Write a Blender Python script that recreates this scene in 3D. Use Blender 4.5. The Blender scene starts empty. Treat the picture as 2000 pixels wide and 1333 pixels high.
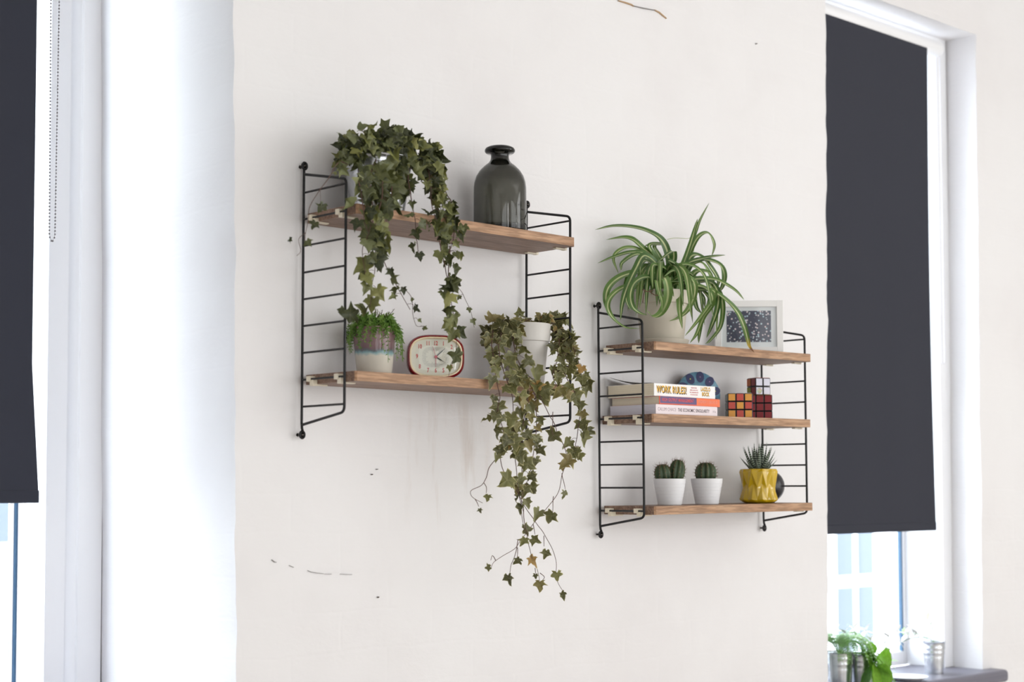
import bpy, bmesh, math, random
from mathutils import Vector, Matrix, noise
random.seed(7)
sc = bpy.context.scene
C = sc.collection
PI = math.pi
R = math.radians

# ------------------------------------------------------------------ camera, world, lights, exposure
# Lengths below are centimetres, turned into metres when a mesh is made.  x runs along the wall, the wall is y = 0,
# the room is y < 0, the floor is z = 0.
ZO = 205.0
CAM = Vector((-175.14, -243.68, -59.92 + ZO))
YAW, PITCH, ROLL, FPX, SHY = 0.7554, 0.0529, -0.0026, 3129.24, 119.25
fw = Vector((math.sin(YAW)*math.cos(PITCH), math.cos(YAW)*math.cos(PITCH), math.sin(PITCH)))
r0 = Vector((math.cos(YAW), -math.sin(YAW), 0)); u0 = r0.cross(fw)
cr = r0*math.cos(ROLL) + u0*math.sin(ROLL); cu = -r0*math.sin(ROLL) + u0*math.cos(ROLL)
cam = bpy.data.cameras.new('camera'); camo = bpy.data.objects.new('camera', cam); C.objects.link(camo)
mt = Matrix((cr, cu, -fw)).transposed().to_4x4(); mt.translation = CAM*0.01
camo.matrix_world = mt
cam.sensor_fit = 'HORIZONTAL'; cam.sensor_width = 36; cam.lens = 36*FPX/2000; cam.shift_y = SHY/2000
cam.clip_start = 0.05; cam.clip_end = 200
cam.dof.use_dof = True; cam.dof.focus_distance = 3.32; cam.dof.aperture_fstop = 3.4
sc.camera = camo

w = bpy.data.worlds.new('sky'); sc.world = w; w.use_nodes = True
bg = w.node_tree.nodes['Background']; bg.inputs[0].default_value = (0.86, 0.93, 1.0, 1); bg.inputs[1].default_value = 9.5

def area(name, loc, direction, sx, sz, power, col, portal=False):
    l = bpy.data.lights.new(name, 'AREA'); l.shape = 'RECTANGLE'; l.size = sx*0.01; l.size_y = sz*0.01
    l.energy = power; l.color = col
    if portal: l.cycles.is_portal = True
    o = bpy.data.objects.new(name, l); C.objects.link(o); o.location = Vector(loc)*0.01
    o.rotation_euler = Vector(direction).to_track_quat('-Z', 'Z' if abs(direction[2]) < .9 else 'Y').to_euler()
    return o
# area lights added in front of the solid rear and right walls
area('fill_right', (418, -390, 195), (-1, 0, 0), 240, 240, 52, (0.965, 0.98, 1.0))
area('fill_rear', (-190, -517, 170), (0, 1, 0), 220, 260, 36, (0.935, 0.965, 1.0))
area('fill_rear', (210, -517, 170), (0, 1, 0), 220, 260, 38, (0.935, 0.965, 1.0))
area('streak_rear_slit', (-30, -517, 180), (0, 1, 0), 18, 230, 16, (0.95, 0.97, 1.0))  # narrow lights added for bright streaks on the vase and glossy things
area('streak_rear_slit', (360, -517, 180), (0, 1, 0), 18, 230, 16, (0.95, 0.97, 1.0))
# sky portals of the two windows in view
area('portal_left', (-57, 72, 195), (0, -1, 0), 100, 230, 1, (1, 1, 1), True)
area('portal_right', (203, 31, 184), (0, -1, 0), 80, 190, 1, (1, 1, 1), True)

vs = sc.view_settings
vs.view_transform = 'Standard'; vs.look = 'None'; vs.gamma = 1.0; vs.use_curve_mapping = False
vs.exposure = 0.04
sc.cycles.max_bounces = 9; sc.cycles.adaptive_threshold = 0.02; sc.cycles.caustics_reflective = False; sc.cycles.caustics_refractive = False

# ------------------------------------------------------------------ helpers
def at(u, v, y):                      # photograph pixel -> point at depth y (cm)
    d = fw*FPX + cr*(u-1000) + cu*(666.5+SHY-v)
    return CAM + d*((y-CAM.y)/d.y)

class MB:
    def __init__(s): s.v = []; s.f = []; s.t = []; s.m = []
    def vert(s, p, t=0.0): s.v.append(Vector(p)); s.t.append(t); return len(s.v)-1
    def face(s, *i, m=0): s.f.append(i); s.m.append(m)
    def box(s, a, b, M=None, m=0):
        n = len(s.v)
        for x in (a[0], b[0]):
            for y in (a[1], b[1]):
                for z in (a[2], b[2]):
                    p = Vector((x, y, z)); s.vert(M @ p if M else p)
        for q in ((0,1,3,2),(4,6,7,5),(0,4,5,1),(2,3,7,6),(0,2,6,4),(1,5,7,3)): s.face(*[n+k for k in q], m=m)
    def cbox(s, c, d, M=None, m=0):
        s.box([c[k]-d[k]/2 for k in range(3)], [c[k]+d[k]/2 for k in range(3)], M, m)
    def tube(s, pts, rad, n=8, cap=True, t=None, m=0):
        pts = [Vector(p) for p in pts]; N = len(pts); rings = []; up = None
        for i, p in enumerate(pts):
            d = (pts[min(i+1, N-1)] - pts[max(i-1, 0)])
            d = d.normalized() if d.length > 1e-9 else Vector((0, 0, 1))
            if up is None: up = Vector((1, 0, 0)) if abs(d.x) < .8 else Vector((0, 0, 1))
            a = d.cross(up)
            a = a.normalized() if a.length > 1e-6 else d.orthogonal().normalized()
            up = a.cross(d).normalized()
            rr = rad[i] if isinstance(rad, (list, tuple)) else rad
            tt = t[i] if t else 0.0
            rings.append([s.vert(p + (a*math.cos(2*PI*k/n) + up*math.sin(2*PI*k/n))*rr, tt) for k in range(n)])
        for i in range(N-1):
            for k in range(n): s.face(rings[i][k], rings[i][(k+1) % n], rings[i+1][(k+1) % n], rings[i+1][k], m=m)
        if cap: s.face(*rings[0][::-1], m=m); s.face(*rings[-1], m=m)
    def lathe(s, prof, n=40, c=(0, 0, 0), closed=False, t=None, M=None, m=0):
        c = Vector(c); rings = []
        for j, (r, z) in enumerate(prof):
            tt = t[j] if t else 0.0
            if r < 1e-6:
                p = Vector((0, 0, z)); i = s.vert((M @ p if M else p)+c, tt); rings.append([i]*n)
            else:
                ring = []
                for k in range(n):
                    p = Vector((r*math.cos(2*PI*k/n), r*math.sin(2*PI*k/n), z)); ring.append(s.vert((M @ p if M else p)+c, tt))
                rings.append(ring)
        J = len(prof)
        for j in range(J if closed else J-1):
            a, b = rings[j], rings[(j+1) % J]
            for k in range(n):
                q = [a[k], a[(k+1) % n], b[(k+1) % n], b[k]]; u = []
                for x in q:
                    if x not in u: u.append(x)
                if len(u) > 2: s.face(*u, m=m)
    def ball(s, c, r, n=10, M=None, m=0):
        s.lathe([(r[0]*math.sin(PI*j/n), -r[1]*math.cos(PI*j/n)) for j in range(n+1)] if isinstance(r, tuple) else
                [(r*math.sin(PI*j/n), -r*math.cos(PI*j/n)) for j in range(n+1)], max(6, n+2), c, M=M, m=m)
    def mesh(s, name, mats, smooth=True, origin=Vector((0, 0, 0))):
        me = bpy.data.meshes.new(name)
        me.from_pydata([tuple((p-origin)*0.01) for p in s.v], [], s.f)
        if any(s.t):
            at_ = me.attributes.new('t', 'FLOAT', 'POINT'); at_.data.foreach_set('value', s.t)
        for mm in (mats if isinstance(mats, (list, tuple)) else [mats]): me.materials.append(mm)
        if any(s.m): me.polygons.foreach_set('material_index', s.m)
        me.polygons.foreach_set('use_smooth', [smooth]*len(me.polygons))
        bm = bmesh.new(); bm.from_mesh(me); bmesh.ops.recalc_face_normals(bm, faces=bm.faces); bm.to_mesh(me); bm.free()
        me.update()
        return me
    def build(s, name, mats, parent=None, smooth=True, origin=None, bevel=0, sharp=40):
        org = Vector(origin) if origin is not None else Vector((0, 0, 0))
        me = s.mesh(name, mats, smooth, org)
        o = bpy.data.objects.new(name, me); C.objects.link(o)
        if parent is not None: o.parent = parent
        o.location = org*0.01
        if bevel:
            b = o.modifiers.new('bevel', 'BEVEL'); b.width = bevel*0.01; b.segments = 2; b.limit_method = 'ANGLE'; b.angle_limit = R(35)
        if smooth and sharp: me.set_sharp_from_angle(angle=R(sharp))
        return o

def empty(name, loc=(0, 0, 0), rz=0, ry=0):
    o = bpy.data.objects.new(name, None); C.objects.link(o); o.empty_display_size = 0.05
    o.location = Vector(loc)*0.01; o.rotation_euler = (0, ry, rz); return o
def tag(o, label, cat, group=None):
    o['label'] = label; o['category'] = cat
    if group: o['group'] = group
    return o
def link_copy(me, name, parent, M):
    o = bpy.data.objects.new(name, me); C.objects.link(o); o.parent = parent
    o.matrix_local = M
    return o
def struct(o): o['kind'] = 'structure'; return o
def smooth_path(pts, n=10):           # Catmull-Rom through the points
    pts = [Vector(p) for p in pts]
    if len(pts) < 3: return [pts[0].lerp(pts[-1], i/n) for i in range(n+1)]
    P = [pts[0]*2-pts[1]] + pts + [pts[-1]*2-pts[-2]]; out = []
    for i in range(1, len(P)-2):
        a, b, c, d = P[i-1], P[i], P[i+1], P[i+2]
        for k in range(n):
            t = k/n
            out.append(0.5*((2*b) + (c-a)*t + (2*a-5*b+4*c-d)*t*t + (3*b-a-3*c+d)*t**3))
    out.append(pts[-1]); return out
def place(p, tip, nrm, s):            # matrix (metres) for a unit leaf: base at p (cm), +Y along tip, +Z along nrm
    tip = Vector(tip).normalized(); nrm = Vector(nrm); x = tip.cross(nrm)
    x = x.normalized() if x.length > 1e-5 else tip.orthogonal().normalized()
    z = x.cross(tip)
    M = Matrix((x, tip, z)).transposed().to_4x4() @ Matrix.Scale(s, 4)
    M.translation = Vector(p)*0.01
    return M
def rnd(a, b): return random.uniform(a, b)
def rv(s): return Vector((random.gauss(0, s), random.gauss(0, s), random.gauss(0, s)))

# ------------------------------------------------------------------ materials
def srgb(r, g, b):
    f = lambda c: (c/255/12.92) if c/255 <= 0.04045 else ((c/255+0.055)/1.055)**2.4
    return (f(r), f(g), f(b), 1)
class NT:
    def __init__(s, name):
        s.mat = bpy.data.materials.new(name); s.mat.use_nodes = True; s.nt = s.mat.node_tree
        s.b = s.nt.nodes['Principled BSDF']; s.out = s.nt.nodes['Material Output']
    def n(s, t, **kw):
        nd = s.nt.nodes.new(t)
        for k, v in kw.items():
            if k in nd.inputs: nd.inputs[k].default_value = v
            else: setattr(nd, k, v)
        return nd
    def l(s, a, b): s.nt.links.new(a, b)
    def ramp(s, fac, stops):
        r = s.n('ShaderNodeValToRGB'); e = r.color_ramp.elements
        while len(e) < len(stops): e.new(0.5)
        for i, (p, c) in enumerate(stops): e[i].position = p; e[i].color = c
        s.l(fac, r.inputs[0]); return r
    def mix(s, fac, a, b, mode='MIX'):
        m = s.n('ShaderNodeMix', data_type='RGBA', blend_type=mode)
        for sock, v in ((m.inputs[0], fac), (m.inputs[6], a), (m.inputs[7], b)):
            if hasattr(v, 'is_output') or isinstance(v, bpy.types.NodeSocket): s.l(v, sock)
            else: sock.default_value = v
        return m.outputs[2]
    def bump(s, h, strength=0.3, dist=0.01):
        b = s.n('ShaderNodeBump', Strength=strength, Distance=dist); s.l(h, b.inputs['Height']); s.l(b.outputs[0], s.b.inputs['Normal'])
    def coord(s, kind='Object', scale=(1, 1, 1)):
        tc = s.n('ShaderNodeTexCoord'); mp = s.n('ShaderNodeMapping'); mp.inputs['Scale'].default_value = scale
        s.l(tc.outputs[kind], mp.inputs[0]); return mp.outputs[0]
def plain(name, col, rough=0.5, metal=0.0, **kw):
    m = NT(name); m.b.inputs['Base Color'].default_value = col; m.b.inputs['Roughness'].default_value = rough
    m.b.inputs['Metallic'].default_value = metal
    for k, v in kw.items(): m.b.inputs[k.replace('_', ' ')].default_value = v
    return m.mat
M = {}
def wall_mat():
    m = NT('painted_brick'); co = m.coord()
    n1 = m.n('ShaderNodeTexNoise', Scale=1.6, Detail=6.0, Roughness=0.55); m.l(co, n1.inputs['Vector'])
    base = m.ramp(n1.outputs[0], [(0.3, srgb(232, 229, 229)), (0.5, srgb(238, 236, 236)), (0.7, srgb(240, 239, 239))]).outputs[0]
    # brown water stains that run down the paint
    st = m.n('ShaderNodeTexNoise', Scale=1.0, Detail=5.0, Roughness=0.6); m.l(m.coord('Object', (14, 14, 2.2)), st.inputs['Vector'])
    sr = m.ramp(st.outputs[0], [(0.55, (0, 0, 0, 1)), (0.72, (1, 1, 1, 1))]).outputs[0]
    # where the old leak was: below the end of the upper shelf
    tc = m.n('ShaderNodeTexCoord'); sub = m.n('ShaderNodeVectorMath', operation='SUBTRACT'); sub.inputs[1].default_value = (0.36, 0, 1.50)
    m.l(tc.outputs['Object'], sub.inputs[0])
    sca = m.n('ShaderNodeVectorMath', operation='MULTIPLY'); sca.inputs[1].default_value = (6.5, 0, 5.5); m.l(sub.outputs[0], sca.inputs[0])
    ln = m.n('ShaderNodeVectorMath', operation='LENGTH'); m.l(sca.outputs[0], ln.inputs[0])
    spot = m.ramp(ln.outputs['Value'], [(0.15, (1, 1, 1, 1)), (1.0, (0, 0, 0, 1))]).outputs[0]
    mm = m.n('ShaderNodeMath', operation='MULTIPLY'); m.l(sr, mm.inputs[0]); m.l(spot, mm.inputs[1])
    m2 = m.n('ShaderNodeMath', operation='MULTIPLY'); m.l(mm.outputs[0], m2.inputs[0]); m2.inputs[1].default_value = 0.62
    col = m.mix(m2.outputs[0], base, srgb(190, 165, 145))
    # small chips and scuffs in the paint
    vo = m.n('ShaderNodeTexNoise', Scale=9.0, Detail=8.0, Roughness=0.75); m.l(m.coord('Object', (1, 1, 4)), vo.inputs['Vector'])
    ch = m.ramp(vo.outputs[0], [(0.735, (0, 0, 0, 1)), (0.76, (1, 1, 1, 1))]).outputs[0]
    m3 = m.n('ShaderNodeMath', operation='MULTIPLY'); m.l(ch, m3.inputs[0]); m3.inputs[1].default_value = 0.35
    col = m.mix(m3.outputs[0], col, srgb(168, 150, 138))
    m.l(col, m.b.inputs['Base Color']); m.b.inputs['Roughness'].default_value = 0.62
    m.b.inputs['Specular IOR Level'].default_value = 0.3
    # relief: faint brick courses under many coats of paint, brush marks, lumps
    br = m.n('ShaderNodeTexBrick', Scale=1.0); br.inputs['Brick Width'].default_value = 0.225; br.inputs['Row Height'].default_value = 0.075
    br.inputs['Mortar Size'].default_value = 0.006; br.inputs['Mortar Smooth'].default_value = 1.0
    br.inputs['Color1'].default_value = br.inputs['Color2'].default_value = (1, 1, 1, 1); br.inputs['Mortar'].default_value = (0, 0, 0, 1)
    mp = m.n('ShaderNodeMapping'); mp.inputs['Rotation'].default_value = (R(90), 0, 0); m.l(tc.outputs['Object'], mp.inputs[0])
    wob = m.n('ShaderNodeTexNoise', Scale=6.0, Detail=3.0); m.l(tc.outputs['Object'], wob.inputs['Vector'])
    wa = m.n('ShaderNodeVectorMath', operation='SCALE'); m.l(wob.outputs[1], wa.inputs[0]); wa.inputs['Scale'].default_value = 0.03
    ad = m.n('ShaderNodeVectorMath', operation='ADD'); m.l(mp.outputs[0], ad.inputs[0]); m.l(wa.outputs[0], ad.inputs[1])
    m.l(ad.outputs[0], br.inputs['Vector'])
    n3 = m.n('ShaderNodeTexNoise', Scale=11.0, Detail=5.0, Roughness=0.55); m.l(m.coord('Object', (1, 1, 1.8)), n3.inputs['Vector'])
    a1 = m.n('ShaderNodeMath', operation='MULTIPLY_ADD'); m.l(br.outputs['Color'], a1.inputs[0]); a1.inputs[1].default_value = 0.10; m.l(n3.outputs[0], a1.inputs[2])
    m.bump(a1.outputs[0], 0.2, 0.012)
    return m.mat
M['wall'] = wall_mat()
M['white_paint'] = plain('white_gloss_paint', srgb(247, 247, 249), 0.35)
M['sill_paint'] = plain('grey_sill_paint', srgb(112, 110, 122), 0.4)
M['ceiling'] = plain('ceiling_white', srgb(236, 234, 230), 0.8)
def floor_mat():
    m = NT('floor_boards'); co = m.coord('Object', (6, 0.5, 1))
    n = m.n('ShaderNodeTexNoise', Scale=3.0, Detail=6.0); m.l(co, n.inputs['Vector'])
    m.l(m.ramp(n.outputs[0], [(0.3, srgb(200, 190, 180)), (0.7, srgb(222, 214, 206))]).outputs[0], m.b.inputs['Base Color'])
    m.b.inputs['Roughness'].default_value = 0.45; return m.mat
M['floor'] = floor_mat()
def wood_mat(name, dark, mid, light, edge=False):
    m = NT(name); co = m.coord('Object', (1.2, 16, 16))
    n = m.n('ShaderNodeTexNoise', Scale=5.0, Detail=9.0, Roughness=0.62, Distortion=0.6); m.l(co, n.inputs['Vector'])
    oi = m.n('ShaderNodeObjectInfo'); 
    ad = m.n('ShaderNodeVectorMath', operation='ADD')
    cmb = m.n('ShaderNodeCombineXYZ'); m.l(oi.outputs['Random'], cmb.inputs[0]); m.l(oi.outputs['Random'], cmb.inputs[2])
    sc2 = m.n('ShaderNodeVectorMath', operation='SCALE'); sc2.inputs['Scale'].default_value = 20; m.l(cmb.outputs[0], sc2.inputs[0])
    m.l(co, ad.inputs[0]); m.l(sc2.outputs[0], ad.inputs[1]); m.l(ad.outputs[0], n.inputs['Vector'])
    c1 = m.ramp(n.outputs[0], [(0.33, dark), (0.5, mid), (0.68, light)]).outputs[0]
    g = m.n('ShaderNodeTexNoise', Scale=85.0, Detail=4.0); m.l(m.coord('Object', (0.25, 3, 3)), g.inputs['Vector'])
    gr = m.ramp(g.outputs[0], [(0.42, (0.62, 0.6, 0.58, 1)), (0.56, (1, 1, 1, 1))]).outputs[0]
    m.l(m.mix(0.8, c1, gr, 'MULTIPLY'), m.b.inputs['Base Color']); m.b.inputs['Roughness'].default_value = 0.5
    m.b.inputs['Specular IOR Level'].default_value = 0.35
    m.bump(g.outputs[0], 0.12, 0.002); return m.mat
M['walnut'] = wood_mat('walnut_board', srgb(124, 96, 80), srgb(148, 118, 100), srgb(166, 136, 116))
M['walnut_front'] = wood_mat('walnut_edge', srgb(156, 118, 88), srgb(182, 143, 111), srgb(200, 164, 131))
M['wire'] = plain('black_wire', srgb(18, 17, 19), 0.38, 0.0, Specular_IOR_Level=0.35)
M['screw'] = plain('dark_chrome', srgb(70, 66, 64), 0.15, 1.0)
M['clip'] = plain('cream_clip', srgb(232, 222, 200), 0.45)
M['fabric'] = plain('charcoal_blind', srgb(44, 46, 57), 0.85)
M['chain'] = plain('steel_chain', srgb(112, 106, 106), 0.4, 0.7)
M['chain_white'] = plain('white_chain', srgb(226, 226, 232), 0.4)
def galv():
    m = NT('galvanised'); n = m.n('ShaderNodeTexVoronoi', Scale=60.0); m.l(m.coord(), n.inputs['Vector'])
    m.l(m.ramp(n.outputs['Color'], [(0.0, srgb(196, 200, 206)), (1.0, srgb(226, 228, 232))]).outputs[0], m.b.inputs['Base Color'])
    m.b.inputs['Metallic'].default_value = 0.9; m.b.inputs['Roughness'].default_value = 0.24; return m.mat
M['galv'] = galv()
def glass_pane():
    m = NT('window_glass'); t = m.n('ShaderNodeBsdfTransparent'); t.inputs[0].default_value = (0.97, 0.985, 0.99, 1)
    g = m.n('ShaderNodeBsdfGlossy', Roughness=0.02); fr = m.n('ShaderNodeFresnel', IOR=1.5); mx = m.n('ShaderNodeMixShader')
    ge = m.n('ShaderNodeNewGeometry'); iv_ = m.n('ShaderNodeMath', operation='SUBTRACT'); iv_.inputs[0].default_value = 1.0; m.l(ge.outputs['Backfacing'], iv_.inputs[1])
    mf = m.n('ShaderNodeMath', operation='MULTIPLY'); m.l(fr.outputs[0], mf.inputs[0]); m.l(iv_.outputs[0], mf.inputs[1])
    m.l(mf.outputs[0], mx.inputs[0]); m.l(t.outputs[0], mx.inputs[1]); m.l(g.outputs[0], mx.inputs[2]); m.l(mx.outputs[0], m.out.inputs['Surface'])
    return m.mat
M['pane'] = glass_pane()
def smoked():
    m = NT('smoked_glass'); m.b.inputs['Base Color'].default_value = (1, 1, 1, 1); m.b.inputs['Roughness'].default_value = 0.0
    m.b.inputs['Transmission Weight'].default_value = 1.0; m.b.inputs['IOR'].default_value = 1.5
    v = m.n('ShaderNodeVolumeAbsorption', Density=620.0); v.inputs['Color'].default_value = (0.45, 0.45, 0.40, 1)
    m.l(v.outputs[0], m.out.inputs['Volume']); return m.mat
M['smoked'] = smoked()
def leaf_mat(name, cols, edge=None, e0=0.5, e1=0.95, rough=0.42, trans=0.12, back=None):
    m = NT(name); oi = m.n('ShaderNodeObjectInfo')
    c = m.ramp(oi.outputs['Random'], cols).outputs[0]
    nz = m.n('ShaderNodeTexNoise', Scale=130.0, Detail=4.0); m.l(m.coord('Object'), nz.inputs['Vector'])
    nv = m.ramp(nz.outputs[0], [(0.3, (0.72, 0.72, 0.7, 1)), (0.7, (1.18, 1.18, 1.1, 1))]).outputs[0]
    c = m.mix(0.8, c, nv, 'MULTIPLY')
    a = m.n('ShaderNodeAttribute', attribute_name='t')
    if edge:
        en = m.n('ShaderNodeTexNoise', Scale=2.6, Detail=3.0); m.l(m.coord('Object', (100, 100, 100)), en.inputs['Vector'])
        ea = m.n('ShaderNodeMath', operation='MULTIPLY_ADD'); m.l(en.outputs[0], ea.inputs[0]); ea.inputs[1].default_value = 0.7; m.l(a.outputs['Fac'], ea.inputs[2])
        f = m.ramp(ea.outputs[0], [(0.0, (0, 0, 0, 1)), (1.0, (1, 1, 1, 1))]); mr_ = m.n('ShaderNodeMapRange'); m.l(ea.outputs[0], mr_.inputs[0]); mr_.inputs[1].default_value = e0+.35; mr_.inputs[2].default_value = e1+.35
        c = m.mix(mr_.outputs[0], c, edge)
        ve = m.n('ShaderNodeAttribute', attribute_name='vein'); vr = m.ramp(ve.outputs['Fac'], [(0.86, (0, 0, 0, 1)), (0.97, (.4, .4, .4, 1))]).outputs[0]
        c = m.mix(vr, c, edge)
    if back:
        ge = m.n('ShaderNodeNewGeometry'); mb = m.n('ShaderNodeMath', operation='MULTIPLY'); m.l(ge.outputs['Backfacing'], mb.inputs[0]); mb.inputs[1].default_value = 0.6
        c = m.mix(mb.outputs[0], c, back)
    m.l(c, m.b.inputs['Base Color']); m.b.inputs['Roughness'].default_value = rough
    m.bump(nz.outputs[0], 0.35, 0.003)
    tr = m.n('ShaderNodeBsdfTranslucent'); m.l(c, tr.inputs[0]); mx = m.n('ShaderNodeMixShader'); mx.inputs[0].default_value = trans
    m.l(m.b.outputs[0], mx.inputs[1]); m.l(tr.outputs[0], mx.inputs[2]); m.l(mx.outputs[0], m.out.inputs['Surface'])
    return m.mat
M['ivy_dark'] = leaf_mat('ivy_leaf_green', [(0.0, srgb(50, 56, 30)), (0.35, srgb(70, 76, 40)), (0.7, srgb(92, 96, 52)), (0.9, srgb(128, 130, 74)), (1.0, srgb(152, 150, 88))],
                         srgb(136, 138, 84), 0.92, 1.15, back=srgb(134, 140, 96))
M['ivy_mid'] = leaf_mat('ivy_leaf_variegated', [(0.0, srgb(84, 84, 50)), (0.4, srgb(106, 106, 62)), (0.8, srgb(126, 126, 76)), (0.95, srgb(140, 126, 76)), (1.0, srgb(176, 136, 74))],
                        srgb(190, 182, 132), 0.78, 1.02, back=srgb(146, 146, 104))
M['vine'] = plain('vine_stem', srgb(92, 66, 56), 0.6)
def stripe_mat():
    m = NT('spider_leaf'); oi = m.n('ShaderNodeObjectInfo'); a = m.n('ShaderNodeAttribute', attribute_name='t')
    g = m.ramp(oi.outputs['Random'], [(0, srgb(62, 96, 40)), (0.5, srgb(82, 116, 50)), (1, srgb(108, 138, 70))]).outputs[0]
    f = m.ramp(a.outputs['Fac'], [(0.12, (1, 1, 1, 1)), (0.28, (0, 0, 0, 1))]).outputs[0]
    nz = m.n('ShaderNodeTexNoise', Scale=20.0, Detail=3.0); m.l(m.coord('Object'), nz.inputs['Vector'])
    k = m.n('ShaderNodeMath', operation='MULTIPLY'); m.l(f, k.inputs[0]); m.l(m.ramp(nz.outputs[0], [(0.35, (0.45, 0.45, 0.45, 1)), (0.6, (1, 1, 1, 1))]).outputs[0], k.inputs[1])
    c = m.mix(k.outputs[0], g, srgb(206, 212, 156))
    tip = m.n('ShaderNodeAttribute', attribute_name='tip')
    c = m.mix(m.ramp(tip.outputs['Fac'], [(0.0, (0, 0, 0, 1)), (0.45, (1, 1, 1, 1))]).outputs[0], c, srgb(200, 170, 60))
    c = m.mix(m.ramp(tip.outputs['Fac'], [(0.5, (0, 0, 0, 1)), (0.7, (1, 1, 1, 1))]).outputs[0], c, srgb(120, 78, 42))
    m.l(c, m.b.inputs['Base Color']); m.b.inputs['Roughness'].default_value = 0.38
    tr = m.n('ShaderNodeBsdfTranslucent'); m.l(c, tr.inputs[0]); mx = m.n('ShaderNodeMixShader'); mx.inputs[0].default_value = 0.15
    m.l(m.b.outputs[0], mx.inputs[1]); m.l(tr.outputs[0], mx.inputs[2]); m.l(mx.outputs[0], m.out.inputs['Surface'])
    return m.mat
M['spider'] = stripe_mat()
M['root'] = plain('dry_root', srgb(84, 58, 42), 0.8)
M['soil'] = plain('soil', srgb(58, 44, 36), 0.95)
M['sedum'] = leaf_mat('sedum_leaf', [(0, srgb(88, 128, 48)), (0.5, srgb(112, 150, 62)), (1, srgb(142, 176, 88))], None, rough=0.4)
M['sedum_old'] = leaf_mat('sedum_old_stem', [(0, srgb(94, 84, 56)), (1, srgb(120, 118, 70))], None)
M['cream'] = plain('cream_pot', srgb(206, 198, 182), 0.5)
M['stone_pot'] = plain('grey_white_pot', srgb(206, 202, 196), 0.4)
M['white_pot'] = plain('white_ceramic', srgb(238, 238, 240), 0.35)
M['yellow'] = plain('yellow_glaze', srgb(206, 170, 4), 0.12, Coat_Weight=0.6)
M['ball'] = plain('black_gloss', srgb(30, 29, 34), 0.25)
M['red'] = plain('red_lacquer', srgb(140, 14, 26), 0.2, Coat_Weight=0.5)
M['clock_cream'] = plain('clock_bezel', srgb(246, 226, 190), 0.35)
M['dial'] = plain('clock_dial', srgb(226, 222, 206), 0.6)
M['numeral'] = plain('clock_numeral', srgb(196, 52, 48), 0.6)
M['tick'] = plain('clock_tick', srgb(120, 114, 106), 0.6)
M['hand_dark'] = plain('clock_hand', srgb(36, 44, 34), 0.4)
M['hand_red'] = plain('clock_hand_red', srgb(190, 34, 56), 0.4)
M['frame_white'] = plain('frame_white', srgb(250, 249, 247), 0.45)
M['mat_board'] = plain('mat_board', srgb(250, 249, 248), 0.8)
def pot_glaze():
    m = NT('reactive_glaze'); tc = m.n('ShaderNodeTexCoord'); sp = m.n('ShaderNodeSeparateXYZ'); m.l(tc.outputs['Object'], sp.inputs[0])
    nz = m.n('ShaderNodeTexNoise', Scale=70.0, Detail=4.0); m.l(tc.outputs['Object'], nz.inputs['Vector'])
    k = m.n('ShaderNodeMath', operation='MULTIPLY_ADD'); m.l(nz.outputs[0], k.inputs[0]); k.inputs[1].default_value = 0.012; m.l(sp.outputs[2], k.inputs[2])
    mr = m.n('ShaderNodeMapRange'); m.l(k.outputs[0], mr.inputs[0]); mr.inputs[1].default_value = 0.006; mr.inputs[2].default_value = 0.096
    c = m.ramp(mr.outputs[0], [(0.0, srgb(222, 214, 200)), (0.40, srgb(214, 208, 194)), (0.46, srgb(138, 172, 176)), (0.51, srgb(96, 106, 112)), (0.56, srgb(120, 94, 98)), (0.95, srgb(156, 124, 122))]).outputs[0]
    m.l(c, m.b.inputs['Base Color']); m.b.inputs['Roughness'].default_value = 0.12; return m.mat
M['glaze'] = pot_glaze()

# ------------------------------------------------------------------ room shell
XL, XR, XR2 = -14.2, 165.8, 240.1          # left window edge, pier edge, far edge of the right window
RX0, RX1, RY0, CEIL = -400.0, 420.0, -520.0, 345.0
LIN, SIL = 72.2+ZO, -112.4+ZO               # lintel and sill heights
def nz(x, y, z, s): return noise.noise(Vector((x*s, y*s, z*s)))
def gridbox(mb, a, b, step=(4, 4, 4), disp=None, skip=()):
    ax = [max(1, int(abs(b[k]-a[k])/step[k])) for k in range(3)]
    def quad(o, du, dv, nu, nv):
        idx = [[None]*(nv+1) for _ in range(nu+1)]
        for i in range(nu+1):
            for j in range(nv+1):
                p = Vector(o) + Vector(du)*(i/nu) + Vector(dv)*(j/nv)
                idx[i][j] = mb.vert(disp(p) if disp else p)
        for i in range(nu):
            for j in range(nv): mb.face(idx[i][j], idx[i+1][j], idx[i+1][j+1], idx[i][j+1])
    d = [b[k]-a[k] for k in range(3)]
    if 'front' not in skip: quad(a, (d[0],0,0), (0,0,d[2]), ax[0], ax[2])
    if 'back' not in skip: quad((a[0],b[1],a[2]), (d[0],0,0), (0,0,d[2]), 1, 1)
    if 'left' not in skip: quad(a, (0,d[1],0), (0,0,d[2]), ax[1], ax[2])
    if 'right' not in skip: quad((b[0],a[1],a[2]), (0,d[1],0), (0,0,d[2]), ax[1], ax[2])
    if 'top' not in skip: quad((a[0],a[1],b[2]), (d[0],0,0), (0,d[1],0), ax[0], ax[1])
    if 'bottom' not in skip: quad(a, (d[0],0,0), (0,d[1],0), ax[0], ax[1])
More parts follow.
